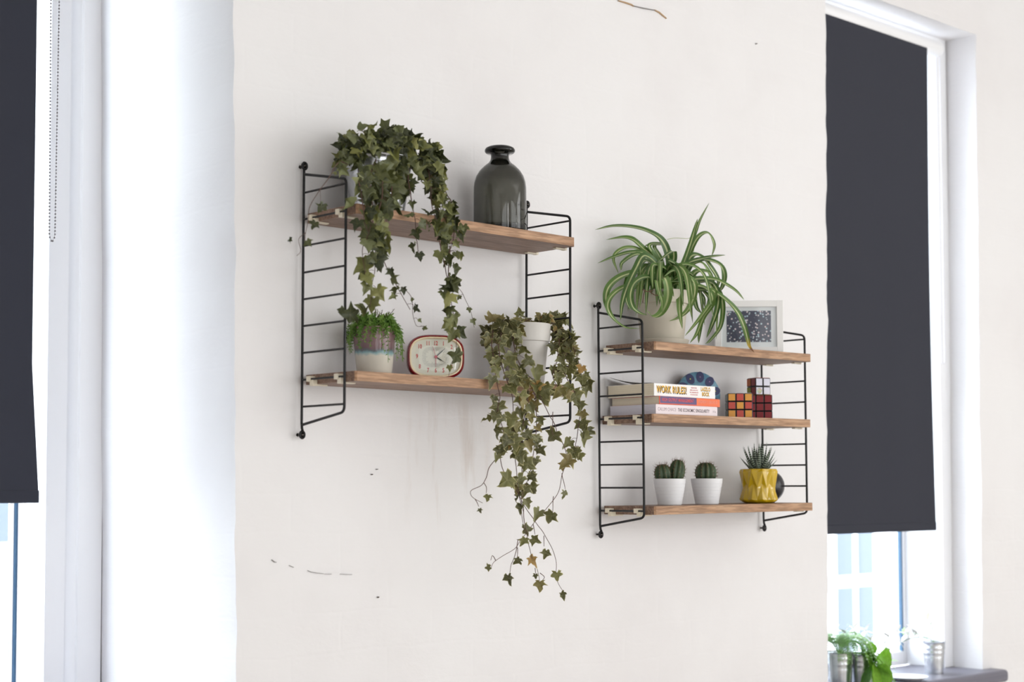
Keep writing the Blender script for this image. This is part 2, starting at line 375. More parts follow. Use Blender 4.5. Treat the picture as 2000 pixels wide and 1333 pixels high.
def lumpy(p):
    k = 0.35
    e = min(abs(p.x-XR), abs(p.x-XL), abs(p.x-XR2))
    q = p.copy()
    q.y += 0.25*nz(p.x, p.y, p.z, 0.04) + 0.12*nz(p.x, p.y+9, p.z, 0.08)
    q.x += 0.22*nz(p.x+31, p.y, p.z, 0.05)
    if e < 0.5 and p.y < 1:
        q.x += 0.42*nz(3.3, 1, p.z, 0.16) + 0.28*nz(8.3, 1, p.z, 0.42)*(1 if abs(p.x-XR) < .5 else .4)
    if abs(p.x-XL) < .5: q.x += -0.012*(p.z-ZO+33)          # the old corner leans a little
    if abs(p.x-XR) < .5: q.x += 0.0145*(p.z-ZO+20)
    if abs(p.x-XR2) < .5: q.x += 0.013*(min(p.z, LIN)-ZO+20)
    return q
mb = MB()
gridbox(mb, (XL, 0, 0), (XR, 70, CEIL), (4, 4, 1.8), lumpy)                               # pier that carries the shelves
gridbox(mb, (XR2, 0, 0), (RX1, 30, LIN), (6, 3, 3), lumpy)                              # wall beyond the right window
gridbox(mb, (RX0, 0, 0), (-100, 70, CEIL), (20, 8, 20), lumpy)                            # wall beyond the left window
gridbox(mb, (XR-1, 0, LIN), (RX1, 30, CEIL), (4, 3, 4), lambda p: p+Vector((0, 0.25*nz(p.x, p.y, p.z, 0.04) + 0.12*nz(p.x, p.y+9, p.z, 0.08)-.02, 0.15*nz(p.x, p.y, 0, .12)-.15)))   # lintel
gridbox(mb, (XR-1, 0.2, 0), (XR2+1, 30, SIL-3.2), (8, 8, 8))                              # below the sill
gridbox(mb, (-101, 0, 300), (XL+1, 70, CEIL), (8, 8, 8))
gridbox(mb, (-101, 0.2, 0), (XL+1, 70, SIL-3.2), (8, 8, 8))
struct(mb.build('wall_back', M['wall'], sharp=30))
wb = bpy.data.objects['wall_back']; CHIP = plain('bare_brick_chip', srgb(84, 70, 62), .9); TAN = plain('tan_crack', srgb(188, 158, 124), .9); SCUFF = plain('grey_scuff', srgb(150, 146, 144), .9)
def mark(pts, wd, mat):
    p3 = [at(u, v, -.2) for u, v in pts]; m_ = MB(); N = len(p3)
    up = Vector((0, 0, 1)); a_ = [m_.vert((p.x, -.26+.0, p.z+wd*(.3+.7*math.sin(PI*(i+.5)/N)))) for i, p in enumerate(p3)]; b_ = [m_.vert((p.x, -.26, p.z-wd*(.3+.7*math.sin(PI*(i+.5)/N)))) for i, p in enumerate(p3)]
    for i in range(N-1): m_.face(a_[i], a_[i+1], b_[i+1], b_[i])
    a2 = [m_.vert(m_.v[i]+Vector((0, .6, 0))) for i in a_]; b2 = [m_.vert(m_.v[i]+Vector((0, .6, 0))) for i in b_]
    for i in range(N-1): m_.face(a_[i], a2[i], a2[i+1], a_[i+1]); m_.face(b_[i], b_[i+1], b2[i+1], b2[i])
    m_.build('paint_chip', mat, wb, smooth=False)
for u, v, r_ in ((727, 927, .1), (737, 917, .06), (739, 1167, .13), (1478, 85, .1)): mark([(u-2, v), (u-.5, v+.5), (u+1.5, v)], r_, CHIP)
mark([(531, 1094), (536, 1098), (540, 1099)], .07, SCUFF); mark([(565, 1105), (574, 1109)], .04, SCUFF); mark([(601, 1115), (608, 1118), (620, 1120), (632, 1121)], .045, SCUFF); mark([(634, 1122), (648, 1122)], .03, SCUFF); mark([(665, 1122), (688, 1123)], .03, SCUFF)
mark([(1208, 1), (1222, 5), (1234, 9), (1238, 12)], .15, TAN); mark([(1278, 19), (1288, 24), (1296, 31), (1302, 36)], .15, TAN); mark([(1236, 11), (1258, 16), (1280, 20)], .1, SCUFF)
mb = MB(); mb.box((RX0, RY0, -2), (RX1, 60, 0)); struct(mb.build('floor', M['floor'], smooth=False))
mb = MB(); mb.box((RX0, RY0, CEIL), (RX1, 60, CEIL+3)); struct(mb.build('ceiling', M['ceiling'], smooth=False))
mb = MB(); mb.box((RX0-3, RY0, 0), (RX0, 60, CEIL)); struct(mb.build('wall_left', M['ceiling'], smooth=False))
mb = MB(); mb.box((RX1, RY0, 0), (RX1+20, 60, CEIL)); struct(mb.build('wall_right', M['ceiling'], smooth=False))
mb = MB(); mb.box((RX0, RY0-20, 0), (RX1, RY0, CEIL)); struct(mb.build('wall_front', M['ceiling'], smooth=False))

# ------------------------------------------------------------------ windows
def bar(mb, p, q, prof):              # extrude an x-y profile between two heights
    n = len(prof); a = [mb.vert((x, y, p)) for x, y in prof]; b = [mb.vert((x, y, q)) for x, y in prof]
    for k in range(n): mb.face(a[k], a[(k+1) % n], b[(k+1) % n], b[k])
    mb.face(*a[::-1]); mb.face(*b)
w2 = struct(empty('window_2', (203, 14, SIL)))
def wpart(name, mb, mat, root, bevel=0.15, smooth=True):
    o = mb.build(name, mat, None, smooth=smooth, bevel=bevel, origin=tuple(root.location*100)); o.parent = root; o.location = (0, 0, 0); return o
mb = MB()
bar(mb, SIL, LIN, [(XR2+.5, 9.6), (234.6, 9.6), (234.6, 22.4), (XR2+0.5, 22.4)])
bar(mb, SIL, LIN, [(XR, 9.6), (171.4, 9.6), (171.4, 22.4), (XR, 22.4)])
mb.box((171.4, 9.6, LIN-1.8), (234.6, 22.4, LIN))
wpart('frame', mb, M['white_paint'], w2)
for a, b, n in (((233.4, 22.4, SIL), (237, 25, LIN-1.8), 'stile'), ((169, 22.4, SIL), (172.6, 25, LIN-1.8), 'stile'),
                ((172.6, 22.4, SIL), (233.4, 25, SIL+4), 'bottom_rail'), ((172.6, 22.4, 190), (233.4, 25, 195), 'meeting_rail'), ((172.6, 22.4, LIN-4.5), (233.4, 25, LIN-1.8), 'top_rail')):
    mb = MB(); mb.box(a, b); wpart(n, mb, M['white_paint'], w2)
M['gasket'] = plain('blue_grey_seal', srgb(70, 108, 140), 0.5)
mb = MB(); mb.box((232.7, 22.6, SIL+4), (233.45, 23.6, 190)); wpart('seal', mb, M['gasket'], w2, 0)
for z0, z1 in ((SIL+4, 190), (195, LIN-4.5)):
    mb = MB(); mb.box((172, 23.6, z0), (233.5, 24, z1)); wpart('pane', mb, M['pane'], w2, 0, False)
mb = MB(); mb.box((XR-4, -5.2, SIL-3.6), (244.5, 22.4, SIL)); o = wpart('sill', mb, M['sill_paint'], w2, 1.2)
o.modifiers['bevel'].segments = 4

w1 = struct(empty('window_1', (-57, 50, SIL)))
mb = MB()
prof = [(XL+.5, 48), (-18.6, 48.8), (-19.4, 47.9), (-20.4, 48.4), (-21, 49.3), (-24.9, 50.2), (-24.9, 62), (XL+.5, 62)]
bar(mb, SIL, 300, prof)
bar(mb, SIL, 300, [(-100.5, 48), (-91, 48), (-91, 62), (-100.5, 62)])
mb.box((-91, 48.2, 290), (-24.9, 62, 300))
wpart('frame', mb, M['white_paint'], w1)
def lx(u, y): return at(u, 1100, y).x
xs = lx(34.5, 62)
mb = MB(); mb.box((xs, 62, SIL), (-22, 65, 290)); wpart('stile', mb, M['white_paint'], w1)
mb = MB(); mb.box((-94, 62, SIL), (-88, 65, 290)); wpart('stile', mb, M['white_paint'], w1)
mb = MB(); mb.box((lx(27.5, 62.2), 62.2, SIL+4), (xs+.05, 63, 290)); wpart('seal', mb, M['gasket'], w1, 0)
mb = MB(); mb.box((lx(19, 62.4), 62.4, SIL+4), (lx(27.5, 62.4), 63.5, 290)); wpart('glazing_bar', mb, M['white_paint'], w1)
for a, b, n in (((-88, 62, SIL), (xs, 65, SIL+4), 'bottom_rail'), ((-88, 62, 192), (xs, 65, 197), 'meeting_rail'), ((-88, 62, 284), (xs, 65, 290), 'top_rail')):
    mb = MB(); mb.box(a, b); wpart(n, mb, M['white_paint'], w1)
for z0, z1 in ((SIL+4, 192), (197, 284)):
    mb = MB(); mb.box((-88.5, 63.5, z0), (xs+.1, 63.9, z1)); wpart('pane', mb, M['pane'], w1, 0, False)
mb = MB(); mb.box((-105, -5, SIL-3.6), (XL+4, 62, SIL)); wpart('sill', mb, M['sill_paint'], w1, 1.2)

# ------------------------------------------------------------------ roller blinds
def blind(label, x0, x1, y, zt, zb, tx0, tx1, rt, lean, white_chain, cx, cz, ztop):
    b = tag(empty('roller_blind', ((x0+x1)/2, y, zb)), label, 'blind'); org = Vector(((x0+x1)/2, y, zb))
    def part(n, mb, mat, **k):
        o = mb.build(n, mat, None, origin=tuple(org), **k); o.parent = b; o.location = (0, 0, 0); return o
    mb = MB(); nxx, nzz = 24, 60
    for side in (0, 1):
        g = []
        for i in range(nxx+1):
            row = []
            for j in range(nzz+1):
                s_, t_ = i/nxx, j/nzz; z = zb + (zt-zb)*t_
                x = x0 + (x1-x0)*s_ + lean(t_)*(s_**3)
                yy = y + side*0.08 + 0.12*nz(x, 0, z, 0.03)*(1-t_) + 0.08*math.sin(x*0.3)*(1-t_)
                row.append(mb.vert((x, yy, z)))
            g.append(row)
        for i in range(nxx):
            for j in range(nzz): mb.face(g[i][j], g[i+1][j], g[i+1][j+1], g[i][j+1])
    part('fabric', mb, M['fabric'])
    xe = x1 + lean(0)
    mb = MB(); mb.cbox(((x0+xe)/2, y+.04, zb+1.2), (xe-x0, 0.5, 2.4)); part('hem_bar', mb, M['fabric'], bevel=0.2)
    mb = MB(); Mx = Matrix.Rotation(R(90), 4, 'Y')
    mb.lathe([(0, tx0), (rt*.9, tx0), (rt, tx0+.4), (rt, tx1-.6), (rt*.85, tx1), (0, tx1)], 32, (0, y+rt*.8, ztop), M=Mx.to_3x3())
    part('roller_cover', mb, M['white_paint'])
    mb = MB(); mb.lathe([(0, tx1), (rt*.55, tx1), (rt*.5, tx1+1.0), (0, tx1+1.0)], 20, (0, y+rt*.8, ztop), M=Mx.to_3x3()); part('bracket', mb, M['white_paint'])
    mb = MB(); step = 0.62; cyc = y+rt*.8
    if white_chain:
        for dx in (-.9, .9): mb.tube([(cx+dx, cyc-.3, ztop), (cx+dx, cyc-.3, cz+.9)], .13, 8)
        mb.tube([(cx-.9*math.cos(a), cyc-.3, cz+.9-.9*math.sin(a)) for a in [PI*k/10 for k in range(11)]], .13, 8)
        part('cord_loop', mb, M['chain_white'])
    else:
        z = cz
        k = 0
        while z < ztop:
            sp = 0.58+0.3*min(1, (z-cz)/50)
            for dx in (-1, 1):
                mb.ball((cx + dx*min(sp, .15+.5*(z-cz)), cyc, z), 0.2, 5)
            z += 0.66; k += 1
        for dx in (-1, 1): mb.tube([(cx+dx*.12, cyc, cz), (cx+dx*.55, cyc, cz+1), (cx+dx*.88, cyc, cz+50), (cx+dx*.88, cyc, ztop)], .035, 5)
        part('bead_chain', mb, M['chain'])
    return b
def lean_r(t): return 0.55*(1-t)**4 - 1.2*math.sin(PI*t)*0.6
blind('charcoal roller blind in the right window beyond the shelves', 168.5, 221.6, 4.0, 63.8+ZO+1.5, -72.5+ZO, 167.5, 230.4, 2.3, lean_r, True, 229.6, at(1836, 710, 5.5).z, 66.6+ZO)
def lean_l(t): return 1.7*max(0, 1-t*5.5)
blind('charcoal roller blind at the left edge beside the bead chain', -92, at(64, 650, 38).x, 38, 286, at(75, 983, 38).z, -94, -20, 2.4, lean_l, False, (at(106, 470, 40).x+at(96, 470, 40).x)/2, at(102, 471, 40).z, 287)

# ------------------------------------------------------------------ wall shelves
def frame_bits(root, X, dz=0):
    mb = MB(); yw, yf, rw = -1.2, -14.14, 0.26
    # closed outer wire: wall post, sloping top bar, front post, sloping foot
    def corner(a, b, c, r=1.1, n=5):
        a, b, c = Vector(a), Vector(b), Vector(c); p = b+(a-b).normalized()*r; q = b+(c-b).normalized()*r
        return [(p*(1-t)**2 + b*2*t*(1-t) + q*t*t) for t in [k/n for k in range(n+1)]]
    A, B, Cc, D = (X, yw, -1.5), (X, yf, -4.1), (X, yf, -46.4), (X, yw, -48.4)
    mb.tube([(X, yw, 0.0), (X, yw, -1), (X, yw, -48), (X, yw-.1, -49), (X, yw-.4, -49.7)], rw, 10)
    mb.tube([A] + corner(A, B, Cc) + corner(B, Cc, D) + [D], rw, 10)
    for z, s in ((0.05, 1), (-50.2, 1)):       # eyelets
        ring = [(X+.5*math.cos(t), yw-.2, z+.62*math.sin(t)) for t in [2*PI*k/16 for k in range(17)]]
        mb.tube(ring, 0.24, 8, cap=False)
    f = mb.build('side_frame', M['wire'], root)
    for k in range(1, 10):
        m2 = MB(); m2.tube([(X, yw, -5*k), (X, yf, -5*k)], 0.205, 8); m2.build('rung', M['wire'], f)
    for z in (0.05, -50.2):
        m2 = MB(); Mr = Matrix.Rotation(R(90), 3, 'X')
        m2.lathe([(0, 1.75), (.2, 1.72), (.36, 1.55), (.42, 1.3), (.2, 1.25), (.2, 0.05), (.34, 0), (0, 0)], 16, (X, 0, z), M=Mr); m2.build('screw', M['screw'], f)
    return f
def wall_shelf(label, loc, ry, boards):
    root = tag(empty('wall_shelf', loc, 0, ry), label, 'shelf', 'black wire wall shelves')
    frame_bits(root, 0); frame_bits(root, 57.6)
    tops = []
    for (k, top, x0, x1, y0, y1) in boards:
        zt = -5*k+top; mb = MB(); th = 1.85
        b = 0.35
        prof = [(x0, y1), (x0, y0+b), (x0+b, y0), (x1-b, y0), (x1, y0+b), (x1, y1)]
        a = [mb.vert((x, y, zt-th)) for x, y in prof]; t = [mb.vert((x, y, zt)) for x, y in prof]; n = len(prof)
        for i in range(n): mb.face(a[i], a[(i+1) % n], t[(i+1) % n], t[i], m=1 if i in (1, 2, 3) else 0)
        mb.face(*a[::-1]); mb.face(*t)
        bo = mb.build('shelf_board', [M['walnut'], M['walnut_front']], root, smooth=False, bevel=0.06)
        for s, xr, xe in ((-1, 0.0, x0), (1, 57.6, x1)):
            for yy in (-3.6, -12.0):
                m2 = MB(); zr = -5*k
                lo, hi = sorted((xr+s*.42, xe)); m2.box((lo, yy-.55, zr-.45), (hi, yy+.55, zr+.55))
                lo, hi = sorted((xr+s*.1, xe)); m2.box((lo, yy-1.15, zt-th-.35), (hi, yy-.05, zr-.1))
                lo, hi = sorted((xe, xe-s*2.4)); m2.box((lo, yy-1.1, zt-th-.3), (hi, yy-.1, zt-th-.02))
                m2.build('clip', M['clip'], bo, smooth=False, bevel=0.05)
        tops.append(zt+ZO)
    return root
U1 = (0, 0, ZO); U2 = (79.35, 0, -20.19+ZO)
wall_shelf('black wire wall shelf with two walnut boards, nearer the left window', U1, R(0.35), [(2, 1.2, 0.9, 57.0, -16.2, -1.2), (8, 0.95, 0.9, 57.0, -16.2, -1.2)])
wall_shelf('black wire wall shelf with three walnut boards, nearer the right window', U2, -R(0.28), [(2, 1.3, 1.7, 57.4, -16.2, -1.8), (5, 0.75, 1.0, 57.2, -16.0, -1.2), (9, 1.05, 1.3, 57.4, -16.1, -1.2)])
def top1(x, k): return ZO + (-10+1.2 if k == 0 else -40+.95) - x*math.tan(R(.35))
def top2(x, k): return ZO - 20.19 + (-10+1.3, -25+.75, -45+1.05)[k] + (x-79.35)*math.tan(R(.28))

# ------------------------------------------------------------------ helpers for things
def thing(name, loc, rz, label, cat, group=None): return tag(empty(name, loc, rz), label, cat, group)
def text_mesh(body, size, mat, parent, name, loc, rot, xs=1.0, bold=0.0, depth=0.02, align='LEFT', shear=0.0, space=1.0):
    cu_ = bpy.data.curves.new(name, 'FONT'); cu_.body = body; cu_.size = size*0.01; cu_.align_x = align; cu_.align_y = 'CENTER'
    cu_.offset = bold*0.01; cu_.extrude = depth*0.01; cu_.resolution_u = 3; cu_.shear = shear; cu_.space_character = space
    o = bpy.data.objects.new('tmp', cu_); C.objects.link(o)
    dg = bpy.context.evaluated_depsgraph_get(); me = bpy.data.meshes.new_from_object(o.evaluated_get(dg))
    bpy.data.objects.remove(o); me.materials.clear(); me.materials.append(mat); me.name = name
    t = bpy.data.objects.new(name, me); C.objects.link(t); t.parent = parent
    t.location = Vector(loc)*0.01; t.rotation_euler = rot; t.scale = (xs, 1, 1)
    return t

# ------------------------------------------------------------------ ivy
def ivy_leaf(i, mat):
    rs = random.Random(50+i); mb = MB()
    # half outline of a five-lobed leaf (x, y), base at (0,0), tip at (0,1); the lobe tips carry a vein
    half = [(0.07, -0.05, 0), (0.2, -0.14, 0), (0.42, -0.10, 1), (0.36, 0.06, 0), (0.47, 0.17, 0), (0.64, 0.36, 1), (0.40, 0.40, 0), (0.24, 0.50, 0), (0.20, 0.68, 0), (0.09, 0.86, 0)]
    jit = lambda p: (p[0]*(1+rs.uniform(-.2, .2)), p[1]+rs.uniform(-.06, .06), p[2])
    out = [(0, 0.03, 0)] + [jit(p) for p in half] + [(rs.uniform(-.1, .1), 1.0, 1)] + [(-x, y, k) for x, y, k in [jit(p) for p in half[::-1]]]
    fold = rs.choice((.1, .25, .4, .7, 1.1)); curl = rs.uniform(-0.3, 1.1); wav = rs.uniform(0.05, 0.12); ph = rs.uniform(0, 6); tw = rs.uniform(-.4, .4)
    def pos(x, y, cr_=0.0):
        z = abs(x)*fold*.8 - curl*(y**2)*0.45 - x*x*.7*curl + wav*math.sin(9*x+ph)*math.cos(7*y+ph) + tw*x*y + cr_
        return (x/math.sqrt(1+(fold*.8)**2), y-.12*abs(curl)*y*y, z)
    vein = [1.0]; c = mb.vert(pos(0, .3)); n = len(out); inner = []; outer = []
    for x, y, k in out: inner.append(mb.vert(pos(x*.72, .3+(y-.3)*.72, rs.uniform(-.03, .03)), 0.5)); vein.append(float(k))
    for x, y, k in out: outer.append(mb.vert(pos(x, y, rs.uniform(-.07, .07)), 1.0)); vein.append(float(k)*.9)
    for k in range(n):
        k2 = (k+1) % n
        mb.face(c, inner[k], inner[k2]); mb.face(inner[k], outer[k], outer[k2], inner[k2])
    me = mb.mesh('leaf', mat); va_ = me.attributes.new('vein', 'FLOAT', 'POINT'); va_.data.foreach_set('value', vein)
    return me
IVY = {k: [ivy_leaf(i+j*20, M[k]) for i in range(16)] for j, k in enumerate(('ivy_dark', 'ivy_mid'))}
VIEW = (CAM - Vector((30, -8, 190))).normalized()
class Plant:
    def __init__(s, root, kind): s.root = root; s.kind = kind; s.n = 0; s.inv = Matrix.Translation(-root.location)
    def leaf(s, p, size, tip=None, nrm=None, jt=0.35):
        tip = Vector(tip if tip else (0, 0, -1)) + rv(jt); nrm = Vector(nrm if nrm else VIEW+Vector((0, 0, .35))) + rv(jt)
        link_copy(random.choice(IVY[s.kind]), 'leaf', s.root, s.inv @ place(p, tip, nrm, size*1.04)); s.n += 1
    def vine(s, pts, sizes=None, gap=2.0, rad=(.12, .06), spread=1.2, start=0.0, jt=0.4):
        pa = smooth_path(pts, 8); N = len(pa)
        for i, p in enumerate(pa): pa[i] = p + Vector((nz(p.x, p.y, p.z, .35), nz(p.x+50, p.y, p.z, .35), 0))*.25
        mb = MB(); mb.tube(pa, [rad[0]+(rad[1]-rad[0])*i/N for i in range(N)], 5)
        if sizes:
            d = 0; nxt = gap*start
            for i in range(1, N):
                d += (pa[i]-pa[i-1]).length
                if d >= nxt:
                    nxt += gap*rnd(.7, 1.3); f = i/N
                    sz = sizes[0]+(sizes[1]-sizes[0])*f
                    off = (cr*rnd(-1, 1) + Vector((0, -0.6, 0))*rnd(0, 1) + Vector((0, 0, -.5))*rnd(0, 1))*spread
                    q = pa[i]+off
                    mb.tube([pa[i], (pa[i]+q)/2+Vector((0, 0, .25)), q], .04, 4)
                    s.leaf(q, sz*rnd(.75, 1.25), Vector((0, 0, -1))+off.normalized()*.5, jt=jt)
        mb.build('vine', M['vine'], s.root, origin=tuple(s.root.location*100)).location = (0, 0, 0)
    def pixleaf(s, u, v, y, px, tipdeg=-90, jt=.25, stem=None):   # a single leaf seen about pixel (u, v), px wide
        p = at(u, v, y); z = (p-CAM).dot(fw); size = px/FPX*z/1.1
        a = R(tipdeg); tip = cr*math.cos(a)+cu*math.sin(a)
        s.leaf(p - tip*size*.45, size, tip, VIEW+Vector((0, 0, .2)), jt)

# ---- galvanised bucket with green ivy, upper board of the left shelf
bx, by = at(738, 350, -8.2).x, -8.2; bz = top1(bx, 0)
bk = thing('bucket', (bx, by, bz), 0, 'ribbed galvanised metal bucket holding the dark green ivy', 'bucket')
mb = MB(); H = 10.7
prof = [(0, .3), (4.7, .3), (4.8, 0), (5.0, .1)]
for k in range(30):
    t = k/29; rr = 5.0+1.5*t
    if 0.55 < t < .75: rr += .12*math.sin((t-.55)/.2*PI*4)
    prof.append((rr, .3+t*(H-.8)))
prof += [(6.75, H-.3), (6.85, H), (6.65, H+.15), (6.4, H-.1), (4.8, .6), (0, .6)]
mb.lathe(prof, 44); mb.build('body', M['galv'], bk, sharp=60)
mb = MB(); mb.lathe([(0, H-1.6), (3, H-1.3), (6.2, H-1.8)], 24); mb.build('soil', M['soil'], bk)
iv = thing('trailing_ivy', (bx, by, bz+H-1.5), 0, 'dark green ivy spilling from the galvanised bucket over the upper board', 'plant')
P1 = Plant(iv, 'ivy_dark'); cz = bz+H
for k in range(96):                         # leaves that hang over the front of the rim
    f = rnd(0, 1); u = 668+f*182; y = -11.5-3.2*math.sin(PI*f)+rnd(-1.2, 1.2)
    c = at(u, 264+rnd(0, 54)-18*math.sin(PI*f)+(18 if f > .5 else 0), y)
    P1.leaf(c, rnd(1.9, 3.1), Vector((rnd(-.6, .6), -.4, -.8)), VIEW+Vector((0, 0, .5)), .5)
for k in range(80):                         # the bushy crown
    a = rnd(0, 2*PI); rr = math.sqrt(random.random()); e = rnd(0, 1)
    c = at(755, 292, -8.5)
    p = c + cr*(9.0*rr*math.cos(a)) + Vector((0, -1, 0))*(5.5*rr*math.sin(a)) + Vector((0, 0, 1))*(5.2*(1-rr*rr)*e - 4.4*rr*rr*rnd(.2, 1))
    p.y = min(p.y, -2.2)
    out = (p-c); P1.leaf(p, rnd(2.3, 3.8), Vector((out.x*.12, out.y*.12-.2, -.55+.25*(p.z-c.z)/5)), VIEW+out*.1+Vector((0, 0, .6)), .45)
for k in range(16):                         # woody stems inside the crown
    c = Vector((bx, by, bz+H-1.6)); q = at(755+rnd(-70, 75), 285+rnd(-35, 30), -8+rnd(-4, 3))
    m2 = MB(); m2.tube(smooth_path([c+Vector((rnd(-3, 3), rnd(-3, 3), 0)), (c+q)/2+Vector((0, 0, 2)), q], 6), [.14]*6+[.1]*6+[.06], 5); m2.build('vine', M['vine'], iv, origin=tuple(iv.location*100)).location = (0, 0, 0)
def px(l): return [at(*q) for q in l]
P1.vine(px([(735, 310, -13), (722, 345, -16), (728, 400, -17.5), (735, 450, -18), (731, 520, -17.5), (722, 600, -16.8)]), (3.5, 2.6), 1.9, spread=1.5)
P1.vine(px([(750, 310, -13), (748, 350, -17), (742, 400, -18), (722, 450, -18), (708, 490, -18), (716, 560, -17.5)]), (3.4, 2.4), 2.2, spread=1.4)
P1.vine(px([(700, 310, -13), (700, 350, -16), (708, 390, -17.6), (712, 430, -18), (725, 470, -18)]), (2.6, 2.4), 2.0, spread=1.2)
P1.vine(px([(760, 320, -13), (765, 370, -17), (755, 430, -18), (745, 480, -18), (758, 530, -18), (785, 575, -17.6), (800, 605, -17.2)]), (3.4, 1.8), 2.1, spread=1.5)
P1.vine(px([(785, 560, -17.6), (803, 580, -17.4), (805, 612, -17.2), (812, 636, -17.2), (829, 638, -17)]), (1.3, .9), 3.0, rad=(.06, .04), spread=.8)
P1.vine(px([(795, 320, -13), (800, 370, -17), (808, 415, -18), (812, 450, -18), (818, 505, -17.5)]), (2.6, 1.7), 1.9, spread=1.2)
P1.vine(px([(838, 300, -10), (852, 340, -13), (872, 378, -16), (888, 410, -17.5), (884, 470, -18), (872, 500, -18)]), (2.5, 2.0), .82, spread=2.0)
P1.vine(px([(828, 300, -11), (846, 350, -14), (862, 390, -16.5), (872, 430, -17.5)]), (2.4, 2.1), .8, spread=1.8)
P1.vine(px([(815, 305, -11), (835, 330, -14), (842, 380, -16.5), (848, 420, -17.5), (866, 455, -18)]), (2.2, 1.9), 1.3, spread=1.6)
P1.vine(px([(848, 420, -17.5), (860, 480, -18), (868, 520, -17.8), (880, 580, -17.4), (890, 640, -17)]), (2.6, 2.6), 1.7, spread=1.2)
P1.vine(px([(878, 480, -18), (876, 530, -17.8), (872, 570, -17.4), (883, 630, -17)]), (1.9, 1.6), 2.4, spread=1.0)
P1.vine(px([(882, 545, -17.6), (905, 577, -17.3), (918, 605, -17), (926, 640, -16.6)]), (1.1, 1.0), 3.2, rad=(.06, .04), spread=.7)
P1.vine(px([(893, 650, -17), (890, 690, -16.8), (880, 715, -16.6), (876, 735, -16.5)]), None, rad=(.06, .04))
for a in ((877, 634, -17.2, 30, -120), (898, 655, -17.2, 28, -60), (886, 697, -17, 30, 180), (878, 720, -16.9, 14, -90)): P1.pixleaf(*a)
P1.vine(px([(682, 322, -12), (661, 318, -14), (640, 350, -15), (608, 398, -15), (600, 430, -15.2), (596, 470, -15)]), None, rad=(.09, .05))
P1.vine(px([(597, 455, -15), (584, 468, -14), (588, 490, -14), (580, 500, -14)]), None, rad=(.06, .04))
for a in ((671, 335, -14, 30, -60), (662, 322, -14, 18, 150), (628, 408, -15.5, 24, -110), (611, 440, -15.5, 20, -130), (603, 476, -15.5, 18, -60), (564, 469, -14, 13, 200),
          (652, 338, -13.5, 12, 180), (680, 612, -15, 40, 165), (665, 604, -15, 16, 150)): P1.pixleaf(*a)
P1.vine(px([(626, 372, -15), (627, 388, -15.3), (628, 402, -15.5)]), None, rad=(.04, .03))

# ---- pale pot with variegated ivy, lower board of the left shelf
px2, py2 = at(1026, 690, -8.0).x, -8.0; pz2 = top1(px2, 1)
pt = thing('plant_pot', (px2, py2, pz2), 0, 'pale grey round pot holding the variegated ivy', 'pot')
mb = MB(); H2 = 12.6
mb.lathe([(0, 0), (3.6, 0), (3.8, .2), (4.7, 8.9), (5.0, 9.0), (5.25, H2-.2), (5.15, H2), (4.9, H2), (4.7, H2-1.2), (0, H2-1.4)], 44); mb.build('body', M['stone_pot'], pt)
mb = MB(); mb.lathe([(0, H2-1.1), (4.7, H2-1.3)], 24); mb.build('soil', M['soil'], pt)
iv2 = thing('trailing_ivy', (px2, py2, pz2+H2-1.2), 0, 'olive variegated ivy trailing far below the lower board', 'plant')
P2 = Plant(iv2, 'ivy_mid')
rim = [(945, 668, -9), (960, 640, -9), (985, 630, -12), (1010, 636, -13), (1040, 632, -6), (1070, 627, -8), (1095, 640, -11), (1108, 665, -12)]
for k in range(64):
    i = rnd(0, len(rim)-1.001); j = int(i); f = i-j; a, b = rim[j], rim[j+1]
    u, v, y = (a[q]*(1-f)+b[q]*f for q in range(3)); c = at(u+rnd(-12, 12), v+rnd(-13, 12), y+rnd(-2.5, 2.5))
    P2.leaf(c, rnd(1.9, 3.2), Vector((rnd(-.5, .5), -.3, rnd(-.9, .35))), VIEW+Vector((0, 0, .7)), .5)
for a in ((1016, 609, -9, 20, 85), (1082, 612, -9, 20, 60), (1003, 640, -13.5, 42, -30), (1020, 645, -13.5, 34, -40), (945, 655, -10, 20, 215), (975, 618, -9, 22, 120), (1060, 625, -7, 24, 40), (1098, 620, -10, 22, 30)): P2.pixleaf(*a)
for k in range(12):
    c = Vector((px2, py2, pz2+H2-1.2)); i = random.choice(rim); q = at(*i)
    m2 = MB(); m2.tube(smooth_path([c+Vector((rnd(-3, 3), rnd(-3, 3), 0)), (c+q)/2+Vector((0, 0, 1.5)), q], 6), .1, 5); m2.build('vine', M['vine'], iv2, origin=tuple(iv2.location*100)).location = (0, 0, 0)
